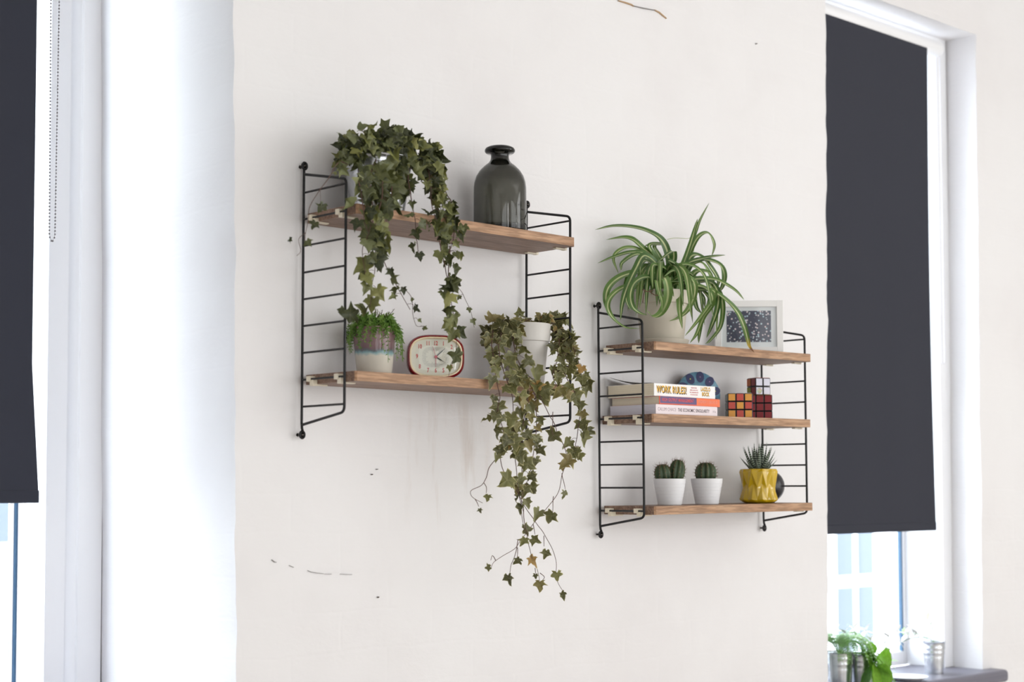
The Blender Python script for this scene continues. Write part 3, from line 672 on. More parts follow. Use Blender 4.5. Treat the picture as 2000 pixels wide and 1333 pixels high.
V2 = [
 ([(962, 645, -12), (962, 690, -15), (968, 730, -17.2), (976, 770, -18), (972, 800, -17.8), (985, 860, -17.4), (975, 890, -17)], (2.6, 2.6), 1.25, 1.6),
 ([(978, 650, -13), (975, 690, -16), (985, 735, -17.5), (1000, 770, -18), (1003, 830, -18), (1006, 880, -17.5)], (2.6, 2.6), 1.5, 1.6),
 ([(1000, 645, -14), (1006, 690, -16.5), (1022, 722, -17.5), (1040, 742, -18), (1062, 760, -18.2)], (2.9, 3.2), 1.3, 1.7),
 ([(1035, 740, -18), (1028, 790, -18.2), (1021, 850, -18), (1020, 930, -17.6), (1022, 990, -17.2)], (2.4, 2.4), 1.7, 1.3),
 ([(1030, 735, -18), (1045, 780, -18.2), (1048, 830, -18), (1042, 880, -17.6), (1035, 920, -17.4), (1025, 960, -17.2)], (2.5, 2.4), 1.8, 1.3),
 ([(1098, 640, -12), (1105, 690, -15.5), (1100, 720, -17.2), (1118, 760, -18), (1135, 790, -18), (1128, 840, -17.8), (1122, 880, -17.5), (1112, 905, -17.2)], (2.5, 2.6), 1.25, 1.7),
 ([(1085, 640, -11), (1092, 670, -14), (1088, 705, -16.8), (1080, 735, -17.8), (1095, 765, -18)], (2.4, 2.6), 1.0, 1.8),
 ([(1108, 660, -12), (1124, 690, -14), (1136, 730, -16), (1138, 760, -17)], (2.2, 2.2), 1.2, 1.3),
]
for pts, sz, gap, sp in V2: P2.vine(px(pts), sz, gap*1.25, spread=sp)
for pts in (
 [(1042, 750, -18), (1068, 802, -18.4), (1085, 835, -18.2), (1104, 880, -17.8), (1104, 905, -17.4), (1095, 945, -17.2), (1083, 975, -17), (1045, 1020, -16.6), (1020, 1052, -16.4), (1005, 1072, -16.2), (983, 1086, -16), (965, 1098, -16), (958, 1110, -16)],
 [(975, 890, -17), (955, 915, -17), (948, 935, -17), (940, 948, -17), (922, 958, -17), (921, 968, -17), (928, 976, -17), (943, 983, -17)],
 [(927, 975, -17), (935, 990, -17)], [(944, 943, -17), (949, 952, -17), (949, 964, -17)],
 [(975, 885, -17), (985, 925, -17), (1010, 962, -17), (1022, 985, -17), (1045, 1018, -16.8), (1063, 1045, -16.6), (1085, 1090, -16.4), (1087, 1120, -16.2), (1090, 1140, -16), (1101, 1158, -16)],
 [(1022, 985, -17.2), (1024, 1020, -17), (1030, 1050, -16.8), (1038, 1085, -16.6), (1050, 1115, -16.4), (1054, 1135, -16.2)],
 [(1020, 930, -17.6), (1018, 990, -17.2), (1024, 1040, -17)], [(1006, 880, -17.5), (1012, 960, -17.2), (1022, 1000, -17)],
 [(1012, 1054, -16.4), (1004, 1090, -16.2), (998, 1105, -16.2), (994, 1125, -16.2)], [(968, 1096, -16), (962, 1086, -16), (958, 1095, -16)],
 [(1055, 1120, -16.3), (1063, 1128, -16.3), (1058, 1136, -16.3)], [(1045, 1110, -16.4), (1047, 1122, -16.4)],
 [(1099, 925, -17.3), (1102, 945, -17.3), (1103, 956, -17.3)], [(1081, 970, -17), (1080, 990, -17), (1079, 1002, -17)],
 [(1042, 1025, -16.6), (1045, 1045, -16.6)], [(1062, 1047, -16.5), (1061, 1068, -16.5)], [(1010, 1070, -16.3), (1010, 1090, -16.3)],
 [(1140, 720, -16), (1152, 740, -16), (1150, 760, -16), (1144, 775, -16)], [(1080, 805, -18), (1078, 840, -18), (1082, 852, -18)],
 [(1118, 880, -17.5), (1128, 872, -17.5), (1132, 880, -17.5), (1126, 888, -17.5)],
): P2.vine(px(pts), None, rad=(.085, .05))
for a in ((984, 937, -17.4, 38, 200), (1000, 938, -17.4, 26, 10), (1013, 945, -17.6, 34, -80), (1040, 958, -17.6, 32, -70), (1024, 984, -17.5, 24, -110), (1043, 1006, -17.2, 32, 215), (1078, 1016, -17.2, 36, -100),
          (1032, 1036, -17, 24, -10), (1025, 1062, -16.8, 26, -95), (1047, 1057, -16.8, 24, -30), (1062, 1083, -16.8, 22, 240), (1010, 1098, -16.6, 20, 240), (994, 1134, -16.5, 26, -85), (1043, 1099, -16.8, 30, -45),
          (1046, 1127, -16.6, 12, -90), (1057, 1146, -16.6, 26, -75), (1086, 1128, -16.5, 24, -100), (1100, 1166, -16.4, 20, -60), (951, 974, -17.2, 18, -110), (938, 999, -17.2, 12, -80), (1106, 967, -17.4, 20, -60),
          (1103, 902, -17.6, 38, 200), (1084, 858, -18.2, 36, -95), (1050, 865, -18, 30, -80), (1036, 905, -17.8, 26, -90), (1013, 892, -17.6, 20, -90), (985, 880, -17.4, 30, -110), (1000, 872, -17.6, 30, -60),
          (978, 822, -18, 28, -100), (1008, 845, -18, 30, -90), (1122, 885, -17.8, 28, -50), (1136, 891, -17.6, 20, 10), (952, 1110, -16.2, 16, 200), (1063, 777, -18.6, 40, -80), (1092, 770, -18.4, 34, -110),
          (1010, 732, -18.2, 24, 200), (1047, 735, -18.4, 42, -80), (1125, 780, -18.4, 36, -70), (1138, 745, -17, 26, -80)): P2.pixleaf(*a)

# ------------------------------------------------------------------ smoked glass bottle vase
vx, vy = at(976.5, 380, -8.2).x, -8.2; vz = top1(vx, 0)+.02
va = thing('glass_vase', (vx, vy, vz), 0, 'smoked grey glass bottle vase with a flared lip beside the ivy bucket', 'vase')
outer = [(0, 0), (4.6, 0), (5.15, .25), (5.35, .8), (5.38, 2), (5.36, 6), (5.34, 9.4), (5.2, 10.6), (4.85, 11.8), (4.2, 12.9), (3.3, 13.85), (2.5, 14.45), (2.05, 14.95), (1.85, 15.5), (1.82, 16.2), (2.0, 16.5), (2.7, 16.55), (3.05, 16.85), (3.1, 17.2), (2.9, 17.6), (2.3, 17.9), (1.5, 17.95)]
inner = [(1.2, 17.7), (1.12, 16.5), (1.12, 15.2), (1.5, 14.5), (2.6, 13.9), (3.85, 12.6), (4.45, 11.7), (4.85, 10.5), (5.0, 9.4), (5.04, 6), (5.04, 2), (4.9, 1.4), (4.2, 1.1), (2, 1.3), (0, 1.5)]
mb = MB(); mb.lathe(outer+inner, 64); mb.build('body', M['smoked'], va, sharp=0)

# ------------------------------------------------------------------ glazed pot with sedum
sx, sy = at(731, 690, -7.6).x, -7.6; sz = top1(sx, 1)
sp = thing('glazed_pot', (sx, sy, sz), 0, 'tapered ceramic pot with purple, teal and cream glaze', 'pot')
mb = MB(); mb.lathe([(0, 0), (3.1, 0), (3.3, .25), (4.1, 8.9), (4.05, 9.1), (3.85, 9.1), (3.7, 8.2), (0, 8)], 48); mb.build('body', M['glaze'], sp)
mb = MB(); mb.lathe([(0, 8.3), (3.7, 8.15)], 20); mb.build('soil', M['soil'], sp)
se = thing('sedum_plant', (sx, sy, sz+8.2), 0, 'bright green trailing sedum in the purple glazed pot', 'plant')
def sprig(path, n, size, mat, name='sprig'):
    mb = MB(); pa = smooth_path(path, 8); N = len(pa); mb.tube(pa, [.11*(1-.6*i/N) for i in range(N)], 5)
    for k in range(n):
        i = 1+int((N-2)*k/n); p = pa[i]; d = (pa[i+1]-pa[i-1]).normalized(); s_ = size*(1-.35*k/n)
        a0 = k*2.4; o1 = d.orthogonal().normalized(); o2 = d.cross(o1)
        out = (o1*math.cos(a0)+o2*math.sin(a0)); tip = p+out*s_+d*s_*.55; side = d.cross(out)*s_*.3; mid = p+out*s_*.5+d*s_*.15
        ids = [mb.vert(q) for q in (p, mid+side, tip, mid-side, mid+d*s_*.22, mid-d*s_*.22)]
        for f in ((0, 1, 4), (1, 2, 4), (2, 3, 4), (3, 0, 4), (0, 5, 1), (1, 5, 2), (2, 5, 3), (3, 5, 0)): mb.face(*[ids[q] for q in f])
    o = mb.build(name, mat, se, origin=tuple(se.location*100)); o.location = (0, 0, 0)
base = Vector((sx, sy, sz+8.3))
for k in range(78):
    a = 2*PI*k/78*3+rnd(-.2, .2); out = Vector((math.cos(a), math.sin(a), 0)); side = out.dot(cr); tier = k % 3
    drop = (rnd(2.2, 4.4) + (2.0 if side > .5 else 0), rnd(.4, 2.2), rnd(-1.6, .4))[tier]
    reach = (rnd(4.7, 5.5), rnd(4.3, 5.2), rnd(3.4, 4.8))[tier]; hi = (rnd(.6, 1.4), rnd(1.4, 2.4), rnd(2.2, 3.4))[tier]
    o0 = base+out*rnd(.3, 2.2); top = base+out*rnd(2.2, 3.4)+Vector((0, 0, hi))
    ov = base+out*reach*.95+Vector((rnd(-.3, .3), rnd(-.3, .3), hi*.5-.5)); end = base+out*reach+Vector((rnd(-.6, .6), rnd(-.6, .6), -drop))
    if end.y > -.6 or ov.y > -.6: continue
    sprig([o0, top, ov, end], 34, .78, M['sedum'])
for k in range(26):
    a = rnd(0, 2*PI); out = Vector((math.cos(a), math.sin(a), 0))
    sprig([base+out*rnd(0, 2), base+out*rnd(.5, 2.5)+Vector((0, 0, 2)), base+out*rnd(1.5, 3.6)+Vector((rnd(-1, 1), rnd(-1, 1), rnd(2.8, 4.4)))], 20, .4, M['sedum_old'])

# ------------------------------------------------------------------ red alarm clock
cx_, cy_ = at(849, 697, -8.6).x, -8.6; czc = top1(cx_, 1)+.03
ck = thing('alarm_clock', (cx_, cy_, czc), R(-31), 'red retro alarm clock with cream dial and red numerals', 'clock')
CW, CH = 5.55, 4.28
def squircle(w, h, n=56, e=3.0):
    out = []
    for k in range(n):
        t = 2*PI*k/n; c, s_ = math.cos(t), math.sin(t)
        out.append((w*math.copysign(abs(c)**(2/e), c), h*math.copysign(abs(s_)**(2/e), s_)))
    return out
def loft(mb, rings, cap0=True, cap1=True, m=0):
    ids = [[mb.vert(p) for p in r] for r in rings]; n = len(rings[0])
    for a, b in zip(ids, ids[1:]):
        for k in range(n): mb.face(a[k], a[(k+1) % n], b[(k+1) % n], b[k], m=m)
    if cap0: mb.face(*ids[0][::-1], m=m)
    if cap1: mb.face(*ids[-1], m=m)
def ring(w, h, y, e=3.0): return [(x, y, CH+z) for x, z in squircle(w, h, 56, e)]
mb = MB(); loft(mb, [ring(CW*.8, CH*.84, 2.6), ring(CW*.93, CH*.95, 2.0), ring(CW, CH, .2), ring(CW, CH, -1.5), ring(CW-.25, CH-.25, -1.85), ring(CW-.42, CH-.42, -1.7), ring(CW-.45, CH-.45, -1.0)]); mb.build('case', M['red'], ck)
mb = MB(); loft(mb, [ring(CW-.4, CH-.4, -1.2), ring(CW-.42, CH-.42, -1.78), ring(CW-.62, CH-.62, -1.8), ring(CW-.8, CH-.8, -1.25)], False, False); mb.build('bezel', M['clock_cream'], ck)
mb = MB(); loft(mb, [ring(CW-.6, CH-.6, -1.0), ring(CW-.6, CH-.6, -1.22)]); mb.build('dial', M['dial'], ck)
dial = ck.children[-1]
FR = (R(90), 0, 0)
nums = {12: (0, 2.62), 1: (1.5, 2.6), 2: (3.1, 1.95), 3: (3.65, .05), 4: (3.1, -1.9), 5: (1.5, -2.6), 6: (0, -2.62), 7: (-1.5, -2.6), 8: (-3.1, -1.9), 9: (-3.65, .05), 10: (-3.1, 1.95), 11: (-1.5, 2.6)}
for n_, (x, z) in nums.items(): text_mesh(str(n_), 1.15, M['numeral'], dial, 'numeral', (x, -1.23, CH+z), FR, .72, .03, .005, 'CENTER')
mb = MB()
for k in range(60):
    a = 2*PI*k/60; c, s_ = math.cos(a), math.sin(a); L = 2.55/max(abs(c)/1.12, abs(s_)/.83, .001)**.35*.82
    r1 = 2.75/ (abs(c/1.05)**3+abs(s_/.78)**3)**(1/3)*.92; r0_ = r1-(.75 if k % 5 else 1.05)
    Mt = Matrix.Translation((0, -1.235, CH)) @ Matrix.Rotation(-a, 4, 'Y')
    mb.box((r0_, -.004, -.02), (r1, .004, .02), Mt)
mb.build('ticks', M['tick'], dial, smooth=False)
def hand(name, ang, L, wd, mat, y, tail=0.0):
    mb = MB(); Mt = Matrix.Translation((0, y, CH)) @ Matrix.Rotation(-ang, 4, 'Y')
    mb.box((-tail, -.02, -wd), (L*.75, .02, wd), Mt); mb.box((L*.72, -.02, -wd*.4), (L, .02, wd*.4), Mt); mb.build(name, mat, ck, smooth=False)
hand('hour_hand', R(-30), 1.7, .1, M['hand_dark'], -1.3); hand('minute_hand', R(43), 2.4, .1, M['hand_dark'], -1.34)
hand('second_hand', R(107), 2.2, .035, M['hand_red'], -1.4, .3); hand('alarm_hand', R(-90), 1.9, .05, M['hand_red'], -1.36)
mb = MB(); mb.lathe([(0, -.2), (.32, -.2), (.3, 0), (.25, .25), (0, .3)], 16, (0, -1.4, CH), M=Matrix.Rotation(R(90), 3, 'X')); mb.build('hub', M['hand_red'], ck)
mb = MB(); loft(mb, [ring(CW-.6, CH-.6, -1.62), ring(CW-1.2, CH-1.1, -1.78), ring(CW-2.6, CH-2.2, -1.9), ring(.1, .1, -1.94)], False, True)
mb.build('lens', M['pane'], ck)
for s_ in (-1, 1):
    mb = MB(); mb.box((s_*3-.5, -1.0, -.02), (s_*3+.5, 1.6, .55)); mb.build('foot', M['red'], ck, bevel=.1)

# ------------------------------------------------------------------ spider plant
gx, gy = at(1293, 620, -8.4).x, -8.4; gz = top2(gx, 0)
gp = thing('flower_pot', (gx, gy, gz), 0, 'cream flower pot with wide rim holding the spider plant', 'pot')
mb = MB(); mb.lathe([(0, .6), (4.6, .6), (4.8, .8), (5.6, 9.2), (5.95, 9.3), (6.15, 12.0), (6.05, 12.15), (5.7, 12.1), (5.4, 10.8), (0, 10.6)], 48); mb.build('body', M['cream'], gp)
mb = MB(); mb.lathe([(0, 0), (5.2, 0), (5.6, .2), (6.0, 1.25), (5.85, 1.35), (5.4, .7), (0, .55)], 48); mb.build('saucer', M['cream'], gp)
mb = MB(); mb.lathe([(0, 11.4), (5.4, 11.0)], 24); mb.build('soil', M['soil'], gp)
spp = thing('spider_plant', (gx, gy, gz+11), 0, 'arching green and cream striped spider plant beside the white picture frame', 'plant')
def ribbon(pts, width, browntip=0.0, fold=.3):
    pa = smooth_path(pts, 7); N = len(pa); mb = MB(); rows = []; tips = []
    for i, p in enumerate(pa):
        f = i/(N-1); d = (pa[min(i+1, N-1)]-pa[max(i-1, 0)]).normalized()
        wv = width*(.55+.45*min(1, f*3))*(1-f**3.2)**.8 + .02
        view = (CAM-p).normalized()
        flat = Vector((0, 0, 1)).cross(d)
        side = d.cross(view*.75+Vector((0, 0, .65)))
        side = side.normalized() if side.length > .05 else d.orthogonal().normalized()
        if i and side.dot(prev) < 0: side = -side
        prev = side if i == 0 else (prev*.6+side*.4).normalized(); side = prev
        nrm = side.cross(d); nrm = -nrm if nrm.dot(view+Vector((0, 0, 1))) < 0 else nrm
        rows.append([mb.vert(p+side*wv*k/2 + nrm*fold*wv*abs(k)/2, abs(k)/2) for k in (-2, -1, 0, 1, 2)])
        tips += [max(0.0, (f-(1-browntip))/browntip) if browntip else 0.0]*5
    for a, b in zip(rows, rows[1:]):
        for k in range(4): mb.face(a[k], a[k+1], b[k+1], b[k])
    o = mb.build('leaf', M['spider'], spp, origin=tuple(spp.location*100), sharp=0); o.location = (0, 0, 0)
    at_ = o.data.attributes.new('tip', 'FLOAT', 'POINT'); at_.data.foreach_set('value', tips)
def sl(l, y0, y1, w_=.62, bt=0.0):       # control points read off the photo's spider plant, from root to tip
    n = len(l); pts = [at(1140+x/3.92, 390+y/3.92, y0+(y1-y0)*(i/(n-1))) for i, (x, y) in enumerate(l)]
    root_ = Vector((gx+rnd(-1.6, 1.6), gy+rnd(-1.6, 1.6), gz+11.2))
    ribbon([root_] + pts, w_*1.3, bt)
LV = [
 ([(655, 540), (640, 400), (585, 300), (480, 240), (360, 210), (220, 205), (88, 232)], -9, -6, .68),
 ([(580, 560), (530, 440), (450, 370), (380, 310), (300, 292), (172, 308)], -8, -4, .62),
 ([(560, 540), (480, 420), (360, 405), (230, 440), (108, 488)], -8, -5, .5),
 ([(700, 600), (760, 500), (815, 350), (850, 230), (872, 148)], -9, -9, .5),
 ([(720, 600), (790, 420), (850, 270), (890, 160), (960, 26)], -7, -8, .36),
 ([(740, 600), (820, 390), (880, 285), (950, 258), (1000, 345), (980, 440)], -7, -9, .5),
 ([(750, 580), (800, 490), (900, 455), (1000, 435), (1086, 426)], -9, -11, .52),
 ([(760, 600), (830, 490), (930, 462), (1040, 500), (1078, 590), (1050, 690), (985, 705)], -8, -12, .66),
 ([(760, 600), (820, 440), (900, 440), (980, 530), (1030, 620), (1020, 690)], -8, -10, .66),
 ([(780, 640), (860, 610), (1000, 612), (1095, 655), (1170, 705), (1228, 768)], -11, -15, .6),
 ([(780, 660), (860, 685), (990, 705), (1100, 780), (1180, 870), (1230, 980), (1255, 1070), (1272, 1130), (1306, 1172)], -11, -17, .6, .24),
 ([(560, 620), (470, 595), (390, 640), (358, 730), (375, 820), (430, 870), (490, 885)], -12, -15, .6),
 ([(540, 600), (420, 560), (290, 590), (200, 660), (170, 750), (190, 850), (270, 962)], -9, -9, .7),
 ([(560, 640), (420, 650), (290, 680), (205, 750), (185, 830), (230, 915), (320, 980), (430, 990)], -10, -11, .5),
 ([(580, 540), (470, 430), (400, 530), (330, 680), (295, 800), (282, 925)], -11, -13, .66),
 ([(610, 600), (645, 690), (635, 790), (590, 875), (530, 900), (485, 850)], -14, -16, .8),
 ([(560, 620), (575, 700), (600, 780), (600, 870)], -14, -15.5, .4),
 ([(720, 640), (733, 740), (735, 860), (755, 990)], -13.5, -16, .62),
 ([(760, 590), (840, 630), (848, 730), (795, 850), (720, 910), (655, 932)], -12, -15.5, .56),
 ([(820, 690), (920, 690), (1000, 705), (985, 770), (920, 870), (850, 960), (776, 1045)], -11, -16, .56),
 ([(860, 640), (980, 640), (1030, 730), (1020, 850), (975, 980), (940, 1060)], -10, -14, .62),
 ([(860, 620), (1000, 660), (1055, 760), (1065, 870), (1040, 990), (960, 1090), (930, 1106)], -9, -13, .5),
 ([(830, 680), (930, 720), (965, 790), (905, 930), (885, 1040), (880, 1100)], -11, -15, .5),
 ([(830, 660), (960, 700), (985, 800), (920, 900), (865, 1030), (815, 1098)], -12, -16.5, .56),
 ([(800, 660), (860, 690), (915, 750), (928, 830)], -10, -11, .5), ([(800, 680), (840, 740), (865, 830), (907, 876)], -10, -12, .5),
 ([(560, 520), (440, 395), (340, 368), (260, 400), (228, 460), (265, 565)], -6, -5, .45),
 ([(580, 560), (480, 470), (436, 510), (434, 585)], -9, -11, .5), ([(600, 480), (540, 360), (620, 345), (500, 350), (470, 358)], -6, -6, .4),
 ([(680, 500), (690, 420), (670, 400), (560, 485)], -11, -13, .6), ([(640, 560), (540, 500), (525, 580), (530, 680)], -12, -14, .5),
 ([(700, 560), (650, 470), (740, 520), (780, 590), (760, 625), (660, 630)], -12, -15, .46),
 ([(690, 620), (760, 580), (690, 545), (615, 590)], -13, -14.5, .5), ([(790, 620), (870, 550), (960, 560), (990, 610)], -10, -12, .6),
 ([(760, 560), (880, 480), (960, 560), (1000, 690), (1020, 860), (1015, 1070)], -9, -12, .44),
 ([(560, 560), (430, 420), (300, 480), (285, 545)], -8, -8, .5), ([(540, 580), (380, 560), (330, 640), (325, 760), (360, 850)], -8, -9, .55),
 ([(660, 600), (660, 660), (690, 745)], -13, -15, .5), ([(830, 640), (900, 600), (960, 650), (990, 680)], -10, -12, .45),
 ([(560, 500), (420, 330), (330, 285), (180, 305)], -4, -3, .4), ([(600, 520), (500, 360), (590, 340), (650, 380)], -7, -8, .5),
]
for l in LV: sl(*l)
for k in range(34):                          # short leaves that fill the heart of the plant
    a = rnd(0, 2*PI); L = rnd(4, 8); out = Vector((math.cos(a), math.sin(a)*.7, 0)); b0 = Vector((gx, gy, gz+11.2))+out*rnd(.3, 2)
    e = b0+out*L+Vector((0, 0, rnd(-3, 2)))
    if e.y > -1.2: e.y = -1.2
    ribbon([b0, b0+out*L*.35+Vector((0, 0, L*.75)), b0+out*L*.8+Vector((0, 0, L*.6)), e], rnd(.6, .85))
for k in range(16):                          # longer arching leaves between the outer ones
    a = rnd(0, 2*PI); L = rnd(8, 13); out = Vector((math.cos(a), math.sin(a)*.55-.1, 0)); b0 = Vector((gx, gy, gz+11.2))+out*rnd(.3, 2)
    e = b0+out*L+Vector((0, 0, rnd(-6, 0))); m_ = b0+out*L*.8+Vector((0, 0, L*.4))
    e.y = max(-17, min(e.y, -1.2)); m_.y = max(-17, min(m_.y, -1.2))
    ribbon([b0, b0+out*L*.3+Vector((0, 0, L*.55)), m_, e], rnd(.55, .85))
for l in ([(470, 690), (460, 730), (452, 790)], [(500, 700), (540, 730), (570, 735)], [(450, 690), (490, 705), (530, 695)]):
    mb = MB(); mb.tube(smooth_path([at(1140+x/3.92, 390+y/3.92, -14.6) for x, y in l], 5), .1, 5); o = mb.build('root', M['root'], spp, origin=tuple(spp.location*100)); o.location = (0, 0, 0)
mb = MB(); mb.tube(smooth_path([at(1140+x/3.92, 390+y/3.92, -7) for x, y in ((830, 470), (850, 300), (790, 300), (700, 295), (640, 305))], 6), .06, 5); o = mb.build('flower_stalk', plain('stalk', srgb(150, 160, 90), .5), spp, origin=tuple(spp.location*100)); o.location = (0, 0, 0)

# ------------------------------------------------------------------ white picture frame
fx, fy = at(1462, 640, -7.4).x, -7.4; fz = top2(fx, 0)+.02
pf = thing('picture_frame', (fx, fy, fz), R(-46), 'white box picture frame with a dark speckled print', 'picture frame')
FW, FH, FD, FB = 8.0, 12.5, 2.6, 1.5
mb = MB()
mb.box((-FW, -FD/2, 0), (-FW+FB, FD/2, FH)); mb.box((FW-FB, -FD/2, 0), (FW, FD/2, FH)); mb.box((-FW+FB, -FD/2, 0), (FW-FB, FD/2, FB)); mb.box((-FW+FB, -FD/2, FH-FB), (FW-FB, FD/2, FH))
mb.build('frame', M['frame_white'], pf, smooth=False, bevel=.08)
mb = MB(); mb.box((-FW+FB, -FD/2+.7, FB), (FW-FB, -FD/2+.95, FH-FB)); mt_ = mb.build('mount', M['mat_board'], pf, smooth=False)
def speckle():
    m = NT('speckled_print'); v = m.n('ShaderNodeTexVoronoi', Scale=160.0, Randomness=0.95); m.l(m.coord('Object', (1, 1, 1)), v.inputs['Vector'])
    f = m.ramp(v.outputs['Distance'], [(0.31, (1, 1, 1, 1)), (0.38, (0, 0, 0, 1))]).outputs[0]
    c = m.ramp(v.outputs['Color'], [(0.0, srgb(236, 206, 204)), (0.45, srgb(236, 232, 236)), (0.8, srgb(190, 214, 222)), (1.0, srgb(240, 236, 236))]).outputs[0]
    m.l(m.mix(f, srgb(74, 74, 92), c), m.b.inputs['Base Color']); m.b.inputs['Roughness'].default_value = .6; return m.mat
mb = MB(); mb.box((-5.2, -FD/2+.65, 2.7), (5.2, -FD/2+.71, 10.1)); mb.build('print', speckle(), mt_, smooth=False)
mb = MB(); mb.box((-FW+FB-.1, -FD/2+.3, FB-.1), (FW-FB+.1, -FD/2+.38, FH-FB+.1)); mb.build('glass', M['pane'], pf, smooth=False)

# ------------------------------------------------------------------ books
def book(label, x0, zb, L, Wd, th, cover, paper, yf, rz=0, name='book'):
    b = thing(name, (x0, yf, zb), rz, label, 'book', 'stacked books')
    ct = .06; cv = plain('cover', cover, .35); pg = plain('paper', paper, .85)
    mb = MB()                                # spine on the room side, pages bulge a little inside the soft cover
    mb.box((0, 0, 0), (L, Wd, ct)); mb.box((0, 0, th-ct), (L, Wd, th)); mb.box((0, 0, ct), (L, ct*2, th-ct)); mb.build('cover', cv, b, smooth=False, bevel=.05)
    mb = MB(); mb.box((.06, ct*2, ct), (L-.06, Wd-.15, th-ct)); o = mb.build('pages', pg, b, smooth=False)
    for k in range(1, 6):
        z = ct+(th-2*ct)*k/6; m2 = MB(); m2.box((.03, .3, z-.012), (.07, Wd-.3, z+.012)); m2.build('page_edge', plain('page_line', (paper[0]*.7, paper[1]*.68, paper[2]*.66, 1), .9), o, smooth=False)
    return b
bz0 = top2(90, 1)
xb = at(1281, 800, -15.0).x
b3 = book('white paperback with pink tinted spine, lowest of the three stacked books', xb, bz0, 20.6, 13.6, 2.15, srgb(236, 222, 224), srgb(232, 228, 238), -15.0)
b2 = book('purple and orange paperback in the middle of the three stacked books', xb+1.0, bz0+2.16, 20.8, 13.8, 1.75, srgb(222, 84, 52), srgb(242, 230, 208), -15.1, R(1.0))
b1 = book('white paperback with yellow lettering, topmost of the three stacked books', xb-.2, bz0+3.93, 20.2, 13.8, 2.75, srgb(242, 240, 238), srgb(242, 230, 206), -14.7, R(-.6))
inkp = plain('ink_yellow', srgb(244, 188, 44), .5); inkb = plain('ink_black', srgb(34, 30, 34), .5); inkr = plain('ink_red', srgb(222, 120, 124), .5); inkw = plain('ink_pale', srgb(246, 160, 140), .5)
def spine(b, body, x, z, size, mat, xs, bold=.01, y=-.02, align='LEFT', name='lettering'): return text_mesh(body, size, mat, b, name, (x, y, z), FR, xs, bold, .006, align, 0.0, 1.12)
spine(b1, 'WORK RULES!', .95, 1.30, 2.15, inkb, .64, .05); spine(b1, 'WORK RULES!', .75, 1.46, 2.15, inkp, .64, .025, -.04)
spine(b1, 'LASZLO', 15.3, 1.95, 1.15, inkb, .72, .05); spine(b1, 'LASZLO', 15.25, 2.02, 1.15, inkp, .72, .02, -.04)
spine(b1, 'BOCK', 15.7, .85, 1.15, inkb, .72, .05); spine(b1, 'BOCK', 15.65, .92, 1.15, inkp, .72, .02, -.04)
for k, t in enumerate(('INSIGHTS FROM', 'INSIDE GOOGLE THAT', 'WILL TRANSFORM HOW', 'YOU LIVE AND LEAD')): spine(b1, t, 13.0, 2.15-.5*k, .38, inkr, .62, .004, align='CENTER')
mb = MB(); mb.box((.3, -.03, .25), (12.6, 0.01, 1.72)); mb.build('spine_panel', plain('purple_panel', srgb(78, 54, 112), .3), b2, smooth=False)
mb = MB(); mb.box((12.6, -.03, .05), (20.78, 0.01, 1.72)); mb.build('spine_panel', plain('orange_panel', srgb(238, 110, 52), .35), b2, smooth=False)
spine(b2, 'HIGH OUTPUT MANAGEMENT', .8, .98, 1.0, plain('ink_coral', srgb(236, 84, 74), .5), .72, .01, -.05); spine(b2, 'ANDREW S. GROVE', 13.2, .92, .9, inkw, .66, .006, -.05); spine(b2, 'O', 19.3, .92, .9, inkw, .8, .01, -.05)
spine(b3, 'CALUM CHACE', .6, 1.08, 1.05, plain('ink_grey', srgb(170, 150, 156), .5), .76, 0.0); spine(b3, 'THE ECONOMIC SINGULARITY', 7.2, 1.05, 1.05, plain('ink_dark', srgb(70, 50, 58), .5), .66, .012)
spine(b3, '3 Cs', 19.0, 1.05, .6, plain('ink_grey2', srgb(150, 134, 140), .5), .8)
# the curled top cover of the uppermost book
mb = MB(); rows = []
for i in range(9):
    s_ = i/8; row = []
    for j in range(9):
        t_ = j/8; x = 20.1*s_; y = 1+12.6*t_; lift = 1.9*(t_**2)*(1-s_)**3*1.0+.25*t_*math.sin(PI*s_)
        row.append((mb.vert((x, y, 2.78+lift)), mb.vert((x, y, 2.84+lift))))
    rows.append(row)
for q in (0, 1):
    for i in range(8):
        for j in range(8): mb.face(rows[i][j][q], rows[i+1][j][q], rows[i+1][j+1][q], rows[i][j+1][q])
mb.build('curled_cover', plain('cover_curl', srgb(222, 214, 206), .4), b1)

# ------------------------------------------------------------------ painted disc behind the books
dx, dy = at(1362, 779, -4.4).x, -4.4; dz = top2(dx, 1)
pd = thing('painted_dish', (dx, dy, dz), R(-26), 'round blue painted dish leaning behind the stacked books', 'dish')
blue = NT('blue_glaze'); nn = blue.n('ShaderNodeTexNoise', Scale=90.0, Detail=4.0); blue.l(blue.coord(), nn.inputs['Vector'])
blue.l(blue.ramp(nn.outputs[0], [(.35, srgb(84, 132, 160)), (.65, srgb(126, 166, 184))]).outputs[0], blue.b.inputs['Base Color']); blue.b.inputs['Roughness'].default_value = .4
RD = 5.35; tilt = Matrix.Rotation(R(90-8), 3, 'X')
mb = MB(); mb.lathe([(0, 1.1), (RD-.5, 1.15), (RD, .9), (RD+.05, .5)], 48, (0, 0, RD), M=tilt); mb.build('face', blue.mat, pd)
mb = MB(); mb.lathe([(RD+.05, .5), (RD-.1, -1.0), (RD-1, -1.2), (0, -1.2)], 48, (0, 0, RD), M=tilt); mb.build('back', plain('dark_glaze', srgb(58, 52, 52), .5), pd)
navy = plain('navy_paint', srgb(40, 46, 92), .4); dot = plain('yellow_dot', srgb(206, 200, 70), .5)
